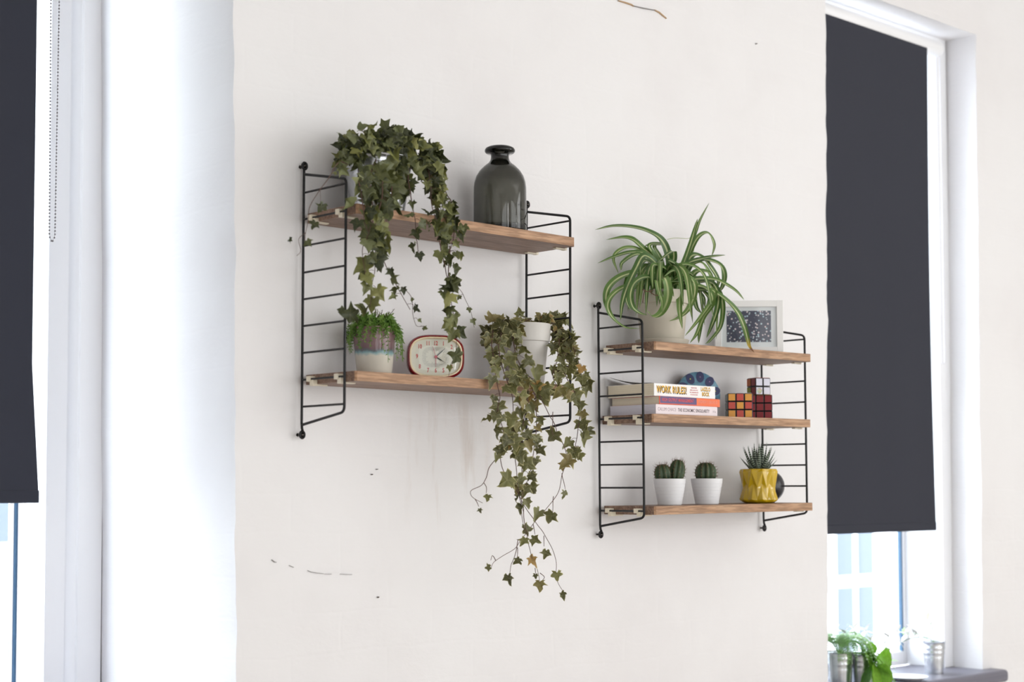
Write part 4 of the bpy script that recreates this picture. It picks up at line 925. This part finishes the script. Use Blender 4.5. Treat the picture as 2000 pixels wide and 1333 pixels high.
def disc(mb, cx, cz_, rx, rz, rot, y=1.17):
    ids = []
    for k in range(18):
        a = 2*PI*k/18; p = Matrix.Rotation(rot, 2) @ Vector((rx*math.cos(a), rz*math.sin(a)))
        ids.append(mb.vert(tilt @ Vector((cx+p.x, cz_+p.y, y)) + Vector((0, 0, RD))))
    mb.face(*ids)
for k in range(10):
    a = 2*PI*k/10+.2; mb = MB(); disc(mb, 4.1*math.cos(a), 4.1*math.sin(a), 1.3, 1.0, a, 1.18); pe = mb.build('painted_petal', navy, pd)
    mb = MB(); disc(mb, 4.1*math.cos(a), 4.1*math.sin(a), .16, .16, 0, 1.2); mb.build('petal_dot', dot if k % 3 == 0 else plain('mauve_dot', srgb(150, 110, 150), .5), pe)
mb = MB(); disc(mb, 0, 0, 1.6, 1.6, 0, 1.18); mb.build('painted_centre', dot, pd)

# ------------------------------------------------------------------ puzzle cubes
CK = {'y': srgb(232, 160, 48), 'r': srgb(204, 66, 44), 'd': srgb(150, 30, 38), 'w': srgb(222, 222, 236), 'o': srgb(206, 104, 34), 'g': srgb(150, 158, 40), 'b': srgb(44, 70, 130), 'k': srgb(96, 108, 96)}
CM = {k: plain('sticker_'+k, v, .3) for k, v in CK.items()}
PLB = plain('black_plastic', srgb(20, 19, 22), .35)
def cube(label, u, v, y, ztop_fn, base, size, n, rz, faces):
    p = at(u, v, y); z = base if base is not None else ztop_fn(p.x, 1)
    o = thing('puzzle_cube', (p.x, y, z+.01), R(rz), label, 'puzzle cube', 'puzzle cubes')
    q = size/n; mb = MB()
    for i in range(n):
        for j in range(n):
            for k in range(n):
                if n > 2 and 0 < i < n-1 and 0 < j < n-1 and 0 < k < n-1: continue
                mb.cbox(((i-(n-1)/2)*q, (j-(n-1)/2)*q, (k+.5)*q), (q*.97, q*.97, q*.97))
    mb.build('body', PLB, o, smooth=False, bevel=.12)
    sm = {}
    for kk in set(''.join(faces.values())):
        m2 = MB(); m2.cbox((0, 0, 0), (q*.80, .05, q*.80)); sm[kk] = m2.mesh('sticker', CM[kk], False)
    for side, cols in faces.items():
        for idx, kk in enumerate(cols):
            r_, c_ = divmod(idx, n); a = (c_-(n-1)/2)*q; zz = (n-1-r_+.5)*q; h = size/2+.005
            if side == 'front': Mm = Matrix.Translation(Vector((a, -h, zz))*.01)
            elif side == 'left': Mm = Matrix.Translation(Vector((-h, -a, zz))*.01) @ Matrix.Rotation(R(90), 4, 'Z')
            elif side == 'right': Mm = Matrix.Translation(Vector((h, a, zz))*.01) @ Matrix.Rotation(R(90), 4, 'Z')
            else: Mm = Matrix.Translation(Vector((a, (r_-(n-1)/2)*q, size+.005))*.01) @ Matrix.Rotation(R(90), 4, 'X')
            link_copy(sm[kk], 'sticker', o, Mm)
    return o, z+size
c1, _ = cube('puzzle cube with orange and red checkered face, nearest the books', 1443, 789, -10.2, top2, None, 5.7, 3, -45, {'front': 'yryryryry', 'left': 'kkkkkkkkk', 'right': 'bbbbbbbbb', 'top': 'wwwwwwwww'})
c2, z2 = cube('puzzle cube with an all dark red face, under the small cube', 1483.5, 789, -7.6, top2, None, 5.75, 3, -50, {'front': 'ddddddddd', 'left': 'bbbbbbbbb', 'right': 'wwwwwwwww', 'top': 'yyyyyyyyy'})
c3, _ = cube('small four-square puzzle cube with white face, on top of another cube', 1481.5, 752, -7.6, top2, z2, 4.1, 2, -21, {'front': 'wwww', 'left': 'odgd', 'right': 'bbbb', 'top': 'rrrr'})
lg = NT('logo_patch'); v = lg.n('ShaderNodeTexVoronoi', Scale=300.0); lg.l(lg.coord(), v.inputs['Vector'])
lg.l(lg.mix(.6, v.outputs['Color'], srgb(210, 200, 180)), lg.b.inputs['Base Color'])
mb = MB(); mb.lathe([(0, 0), (.72, 0), (.7, .03), (0, .03)], 20, (-4.1/4, -4.1/2-.03, 4.1/4), M=Matrix.Rotation(R(90), 3, 'X')); mb.build('round_logo', lg.mat, c3)

# ------------------------------------------------------------------ cacti in white pots
M['cactus'] = NT('cactus_skin'); _m = M['cactus']; _n = _m.n('ShaderNodeTexNoise', Scale=60.0, Detail=5.0); _m.l(_m.coord(), _n.inputs['Vector'])
_a = _m.n('ShaderNodeAttribute', attribute_name='t')
_c = _m.mix(_a.outputs['Fac'], _m.ramp(_n.outputs[0], [(.3, srgb(44, 62, 40)), (.7, srgb(66, 88, 56))]).outputs[0], srgb(96, 108, 72))
_m.l(_c, _m.b.inputs['Base Color']); _m.b.inputs['Roughness'].default_value = .5; M['cactus'] = _m.mat
M['spine'] = plain('cactus_spine', srgb(120, 92, 70), .6)
def ribbed(root, c, rx, h, ribs, lean, name='stem'):
    mb = MB(); n = ribs*6; J = 18; rows = []; L = Matrix.Rotation(lean[0], 3, 'X') @ Matrix.Rotation(lean[1], 3, 'Y'); sps = MB()
    for j in range(J+1):
        t = j/J; ph = -PI/2*.62 + t*(PI/2*1.62); rr = rx*math.cos(ph)**.8 if j < J else 0; z = h*(math.sin(ph)+math.sin(PI/2*.62))/(1+math.sin(PI/2*.62))
        row = []
        for k in range(n):
            a = 2*PI*k/n; cr_ = math.cos(ribs*a)*.5+.5; e = rr*(1-.17*(1-cr_)**1.3) if rr else 0
            row.append(mb.vert(L @ Vector((e*math.cos(a), e*math.sin(a), z))+Vector(c), max(0, cr_-.6)))
        rows.append(row)
    for a, b in zip(rows, rows[1:]):
        for k in range(n): mb.face(a[k], a[(k+1) % n], b[(k+1) % n], b[k])
    o = mb.build(name, M['cactus'], root)
    for q in range(ribs):
        for j in range(3, J-1, 2):
            p = mb.v[rows[j][q*6]]; out = (p-(Vector(c)+Vector((0, 0, h*.3)))).normalized()
            sps.ball(p, .11, 4)
            for w_ in range(5):
                d = (out+rv(.55)).normalized(); sps.tube([p, p+d*rnd(.45, .85)*(1.3 if j > J-6 else .8)], [.022, .006], 3, cap=False)
    s_ = sps.build('spines', M['spine'], o); s_['kind'] = 'stuff'
def white_pot(label, u, w_):
    p = at(u, 960, -8.0); z = top2(p.x, 2); o = thing('cactus_pot', (p.x, -8.0, z), 0, label, 'pot', 'white ribbed pots'); mb = MB()
    prof = [(0, 0), (2.55, 0), (2.62, .1)]; H = 5.85
    for k in range(6):
        r_ = 2.66+k*.14; z0 = .15+k*.75; prof += [(r_, z0), (r_+.1, z0+.7), (r_+.06, z0+.78)]
    prof += [(3.5, 4.7), (3.62, H-.05), (3.55, H), (3.4, H), (3.2, 4.9), (0, 4.8)]
    mb.lathe(prof, 48); mb.build('body', M['white_pot'], o, sharp=25)
    mb = MB(); mb.lathe([(0, 5.2), (3.25, 5.1)], 20); mb.build('soil', M['soil'], o)
    return Vector((p.x, -8.0, z))
q1 = white_pot('white ribbed pot under the two-headed cactus', 1308, 0)
ca = thing('cactus', (q1.x, q1.y, q1.z+5.2), 0, 'round ribbed cactus with two heads, nearest the wire side frame', 'cactus', 'potted cacti')
ribbed(ca, (-.95, .85, -.1), 1.95, 4.0, 9, (0, R(-10)), 'head'); ribbed(ca, (.95, -.85, .1), 1.85, 4.9, 9, (0, R(14)), 'head')
q2 = white_pot('white ribbed pot under the single round cactus', 1380.5, 0)
cb = thing('cactus', (q2.x, q2.y, q2.z+5.2), 0, 'single round ribbed cactus between two other succulents', 'cactus', 'potted cacti')
ribbed(cb, (-.5, -.2, -.1), 2.5, 4.4, 11, (0, 0), 'head')

# ------------------------------------------------------------------ yellow faceted pot with a zebra succulent, black ball
yx, yy_ = at(1482, 950, -9.4).x, -9.4; yz = top2(yx, 2)
yp = thing('faceted_pot', (yx, yy_, yz), 0, 'glossy mustard yellow faceted pot pinched at the waist', 'pot')
mb = MB(); n = 22
rows = [(0, .0, 3.1, 0), (.0, .35, 3.9, 0), (.0, .9, 4.35, 1), (.0, 4.1, 3.62, 2), (0, 7.35, 4.32, 1), (0, 8.0, 4.2, 3), (0, 8.05, 3.9, 0), (0, 7.0, 3.6, 0)]
ids = []
for _, z, r_, kd in rows:
    row = []
    for k in range(n):
        a = 2*PI*k/n; e = 0; zz = z
        if kd == 1: e = .26 if k % 2 == 0 else -.34
        if kd == 2: e = -.2 if k % 2 == 0 else .24; zz += .45 if k % 2 == 0 else -.45
        if kd == 3: e = .06 if k % 2 == 0 else -.1
        row.append(mb.vert(((r_+e)*math.cos(a), (r_+e)*math.sin(a), zz)))
    ids.append(row)
for a, b in zip(ids, ids[1:]):
    for k in range(n):
        k2 = (k+1) % n
        if k % 2: mb.face(a[k], a[k2], b[k2]); mb.face(a[k], b[k2], b[k])
        else: mb.face(a[k], a[k2], b[k]); mb.face(a[k2], b[k2], b[k])
mb.face(*ids[0][::-1]); mb.face(*ids[-1]); o = mb.build('body', M['yellow'], yp, smooth=False, bevel=.1); o.modifiers['bevel'].angle_limit = R(12)
o.data.polygons.foreach_set('use_smooth', [True]*len(o.data.polygons)); o.data.set_sharp_from_angle(angle=R(50))
mb = MB(); mb.lathe([(0, 7.2), (3.7, 7.15)], 20); mb.build('soil', M['soil'], yp)
zs = thing('zebra_succulent', (yx, yy_, yz+7.1), 0, 'spiky zebra striped succulent in the yellow pot', 'succulent')
zm = NT('zebra_leaf'); za = zm.n('ShaderNodeAttribute', attribute_name='t'); wv = zm.n('ShaderNodeMath', operation='SINE'); mu = zm.n('ShaderNodeMath', operation='MULTIPLY'); mu.inputs[1].default_value = 84.0
zm.l(za.outputs['Fac'], mu.inputs[0]); zm.l(mu.outputs[0], wv.inputs[0]); znz = zm.n('ShaderNodeTexNoise', Scale=200.0); zm.l(zm.coord(), znz.inputs['Vector'])
zad = zm.n('ShaderNodeMath', operation='ADD'); zm.l(wv.outputs[0], zad.inputs[0]); zm.l(znz.outputs[0], zad.inputs[1])
zm.l(zm.ramp(zad.outputs[0], [(.72, srgb(38, 54, 40)), (.95, srgb(164, 176, 156))]).outputs[0], zm.b.inputs['Base Color']); zm.b.inputs['Roughness'].default_value = .45
def zleaf(a, elev, L, wd):
    mb = MB(); out = Vector((math.cos(a), math.sin(a), 0)); side = Vector((-math.sin(a), math.cos(a), 0)); rows = []; N = 10; b0 = out*.5
    for i in range(N+1):
        f = i/N; e = elev+(.35-elev*.1)*f*.6; p = b0+(out*math.cos(e)+Vector((0, 0, 1))*math.sin(e))*L*f
        w_ = wd*(.8+.6*f*(1-f))*(1-f**1.6)+.01; nrm = (Vector((0, 0, 1))*math.cos(e)-out*math.sin(e))
        rows.append([mb.vert(p+side*w_*c+nrm*w_*s_, .02+f) for c, s_ in ((-1, .1), (0, .3), (1, .1), (.6, -.45), (0, -.62), (-.6, -.45))])
    for x_, y_ in zip(rows, rows[1:]):
        for k in range(6): mb.face(x_[k], x_[(k+1) % 6], y_[(k+1) % 6], y_[k])
    mb.build('leaf', zm.mat, zs, sharp=0)
for k in range(9): zleaf(2*PI*k/9+.2, R(28+rnd(-6, 8)), rnd(5.0, 6.0), .62)
for k in range(9): zleaf(2*PI*(k+.5)/9, R(52+rnd(-5, 6)), rnd(6.2, 7.4), .74)
for k in range(7): zleaf(2*PI*k/7+.3, R(70+rnd(-4, 6)), rnd(6.2, 7.8), .78)
for k in range(4): zleaf(2*PI*k/4, R(82), rnd(5.5, 6.4), .7)
kx = at(1500, 948, -4.6).x; kz = top2(kx, 2)
kb = MB(); kb.ball((0, 0, 3.95), 3.95, 32); bo = kb.build('ball', M['ball'], None, sharp=0); bo.location = Vector((kx, -4.6, kz))*.01
tag(bo, 'black ball behind the yellow faceted pot', 'ball')

# ------------------------------------------------------------------ plants on the right window sill
def pail(u, v, y, r_, h, label):
    p = at(u, v, y); o = thing('metal_pail', (p.x, y, SIL), 0, label, 'pail', 'galvanised pails on the window sill'); mb = MB()
    prof = [(0, .2), (r_*.8, .2), (r_*.82, 0)]
    for k in range(20):
        t = k/19; prof.append((r_*(.83+.17*t)+(.08*math.sin(t*40) if .55 < t < .9 else 0), .2+t*(h-.4)))
    prof += [(r_*1.06, h), (r_*.98, h+.05), (r_*.8, .5), (0, .5)]
    mb.lathe(prof, 32); mb.build('body', M['galv'], o, sharp=60)
    mb = MB(); mb.lathe([(0, h-1), (r_*.92, h-1.1)], 16); mb.build('soil', M['soil'], o)
    return Vector((p.x, y, SIL+h-1))
t1 = pail(1824, 1285, 4.5, 3.1, 8.8, 'small galvanised pail at the right end of the grey window sill')
t2 = pail(1640, 1300, 5, 3.6, 9.2, 'small galvanised pail behind the pier edge, under the fern')
t3 = pail(1683, 1300, 2.5, 3.3, 8.4, 'small galvanised pail beside the broad green leaves')
M['petal'] = plain('white_petal', srgb(246, 244, 242), .5); M['sill_green'] = leaf_mat('bright_leaf', [(0, srgb(104, 164, 50)), (1, srgb(150, 200, 74))], None, rough=.4, trans=.4)
M['sill_fern'] = leaf_mat('pale_fern', [(0, srgb(150, 196, 124)), (1, srgb(190, 222, 164))], None, trans=.45)
def blade(mb, base, d, L, wd, droop, n=6, fold=.1):
    d = Vector(d).normalized(); side = d.cross(Vector((0, 0, 1))); side = side.normalized() if side.length > .1 else Vector((1, 0, 0)); rows = []
    for i in range(n+1):
        f = i/n; p = Vector(base)+d*L*f-Vector((0, 0, droop*L*f*f)); w_ = wd*math.sin(PI*min(.97, .06+f*.94))**.8+.02; up = side.cross(d)
        rows.append([mb.vert(p-side*w_+up*w_*fold), mb.vert(p), mb.vert(p+side*w_+up*w_*fold)])
    for a, b in zip(rows, rows[1:]):
        for k in (0, 1): mb.face(a[k], a[k+1], b[k+1], b[k])
gr = thing('green_plant', tuple(t3), 0, 'broad-leaved bright green plant drooping over the grey window sill', 'plant')
for (u, v, y, px_, ang) in ((1703, 1283, 0, 52, -60), (1716, 1276, -1, 56, 70), (1712, 1300, -2, 58, -30), (1695, 1305, -2, 56, -80), (1732, 1318, -1, 44, -40), (1724, 1294, -1, 52, -110), (1706, 1328, -3, 54, -90), (1742, 1290, 2, 24, 10), (1692, 1278, 1, 40, 140), (1740, 1326, -2, 36, -70), (1742, 1302, 0, 20, -50), (1700, 1264, 1, 28, 110), (1720, 1322, -3, 46, -100), (1690, 1322, -2, 44, -120)):
    p = at(u, v, y); s_ = px_/6.9; a = R(ang); tip = cr*math.cos(a)+cu*math.sin(a); mb = MB(); blade(mb, Vector((0, 0, 0)), tip+Vector((0, -.2, 0)), s_, s_*.4, .15)
    b0 = p-tip*s_*.5
    st = MB(); st.tube(smooth_path([t3, (t3+b0)/2+Vector((0, 0, 2)), b0], 5), .12, 5); o = st.build('stem', M['sill_green'], gr, origin=tuple(t3)); o.location = (0, 0, 0)
    o = mb.build('leaf', M['sill_green'], gr, sharp=0); o.location = (b0-t3)*.01
fe = thing('fern', tuple(t2), 0, 'pale feathery fern in the pail half hidden by the pier edge', 'plant')
for k in range(40):
    a = rnd(0, 2*PI); mb = MB(); out = Vector((math.cos(a), math.sin(a)*.6-.2, 0)).normalized(); L = rnd(6, 11); pts = smooth_path([Vector((0, 0, 0)), out*L*.4+Vector((0, 0, L*.55)), out*L*.8+Vector((0, 0, L*.4)), out*L+Vector((0, 0, -L*.1))], 6)
    mb.tube(pts, .05, 4)
    for i in range(3, len(pts)-1):
        d = (pts[i+1]-pts[i-1]).normalized(); s_ = d.cross(Vector((0, 0, 1))).normalized()
        for sg in (-1, 1): blade(mb, pts[i], s_*sg+d*.4, 2.0*(1.1-i/len(pts)), .34, .2, 3)
    mb.build('frond', M['sill_fern'], fe)
orc = thing('white_orchid', tuple(t1), 0, 'white flowering plant with arching stem in the small galvanised pail', 'plant')
mb = MB(); P_ = smooth_path([Vector((0, 0, 0)), at(1815, 1248, 4)-t1, at(1785, 1246, 2)-t1, at(1760, 1255, 1)-t1], 8); mb.tube(P_, .12, 5); mb.build('stem', plain('orchid_stem', srgb(70, 110, 80), .5), orc)
for (u, v, y, s_) in ((1808, 1230, 4, 4.2), (1790, 1238, 3, 4.2), (1772, 1240, 2, 4.0), (1752, 1236, 2, 4.2), (1735, 1246, 2, 4), (1818, 1222, 5, 3.4), (1780, 1226, 4, 3.6), (1758, 1256, 0, 3.6), (1716, 1240, 4, 4), (1690, 1234, 5, 4.2), (1668, 1230, 6, 4), (1650, 1236, 6, 3.8), (1700, 1252, 3, 3.6), (1738, 1270, 1, 3.4), (1632, 1232, 8, 3.6)):
    c = at(u, v, y)-t1; mb = MB()
    for q in range(5):
        a = 2*PI*q/5+rnd(-.2, .2); d = cr*math.cos(a)+cu*math.sin(a)+Vector((0, -.25, 0)); blade(mb, c, d, s_*.6, s_*.3, .1, 4)
    mb.build('flower', M['petal'], orc, sharp=0)
for (u, v, y, s_) in ((1811, 1203, 4, 2.6), (1764, 1232, 2, 2.2)):
    mb = MB(); c = at(u, v, y)-t1; blade(mb, c-Vector((0, 0, s_*.5)), (0.2, -.1, 1), s_, s_*.4, .1); mb.build('leaf', M['sill_fern'], orc, sharp=0)
    mb = MB(); mb.tube(smooth_path([Vector((0, 0, 0)), c*.5+Vector((0, -.5, 1)), c-Vector((0, 0, s_*.5))], 6), .08, 5); mb.build('stem', M['sill_fern'], orc)
pp = at(1770, 1322, -1.5); mb = MB(); mb.lathe([(0, 0), (3.4, 0), (3.8, .3), (5.4, .9), (5.4, 1.05), (3.6, .6), (0, .45)], 32); o = mb.build('saucer', M['white_pot']); o.location = Vector((pp.x+4.5, 1.0, SIL+.02))*.01
tag(o, 'shallow white saucer on the grey window sill beside the pail', 'saucer')

# ------------------------------------------------------------------ outside: pale house fronts across the street
M['facade'] = plain('pale_render', srgb(236, 236, 240), .9); M['facade_glass'] = plain('house_window', (0.098, 0.113, 0.138, 1), .6, Specular_IOR_Level=0.1)
def house(label, x0, x1, y, z0, z1, cols, rows, ww, wh):
    o = tag(empty('house', ((x0+x1)/2, y, z0)), label, 'house'); org = Vector(((x0+x1)/2, y, z0))
    mb = MB(); mb.box((x0, y, z0), (x1, y+300, z1)); q = mb.build('wall', M['facade'], o, smooth=False, origin=tuple(org)); q.location = (0, 0, 0)
    for i in range(cols):
        for j in range(rows):
            cxx = x0+(x1-x0)*(i+.5)/cols; czz = z0+(z1-z0)*(j+.5)/rows
            mb = MB(); mb.box((cxx-ww/2, y-6, czz-wh/2), (cxx+ww/2, y+2, czz+wh/2)); f = mb.build('window', M['white_paint'], o, smooth=False, origin=tuple(org)); f.location = (0, 0, 0)
            for sx_ in (-1, 1):
                for sz_ in (-1, 1):
                    mb = MB(); mb.box((cxx+sx_*ww*.24-ww*.2, y-8, czz+sz_*wh*.24-wh*.21), (cxx+sx_*ww*.24+ww*.2, y-5.5, czz+sz_*wh*.24+wh*.21)); g = mb.build('pane', M['facade_glass'], f, smooth=False, origin=tuple(org)); g.location = (0, 0, 0)
house('pale house front with tall windows seen through the right window', 806, 2507, 900, -520, 580, 9, 3, 90, 190)
house('pale house front seen through the left window', -200, 750, 1150, -400, 760, 5, 3, 90, 190)
mb = MB(); mb.box((-2000, 80, -410), (4000, 3000, -400)); o = mb.build('ground', plain('pavement', srgb(176, 176, 178), .9), smooth=False); struct(o)
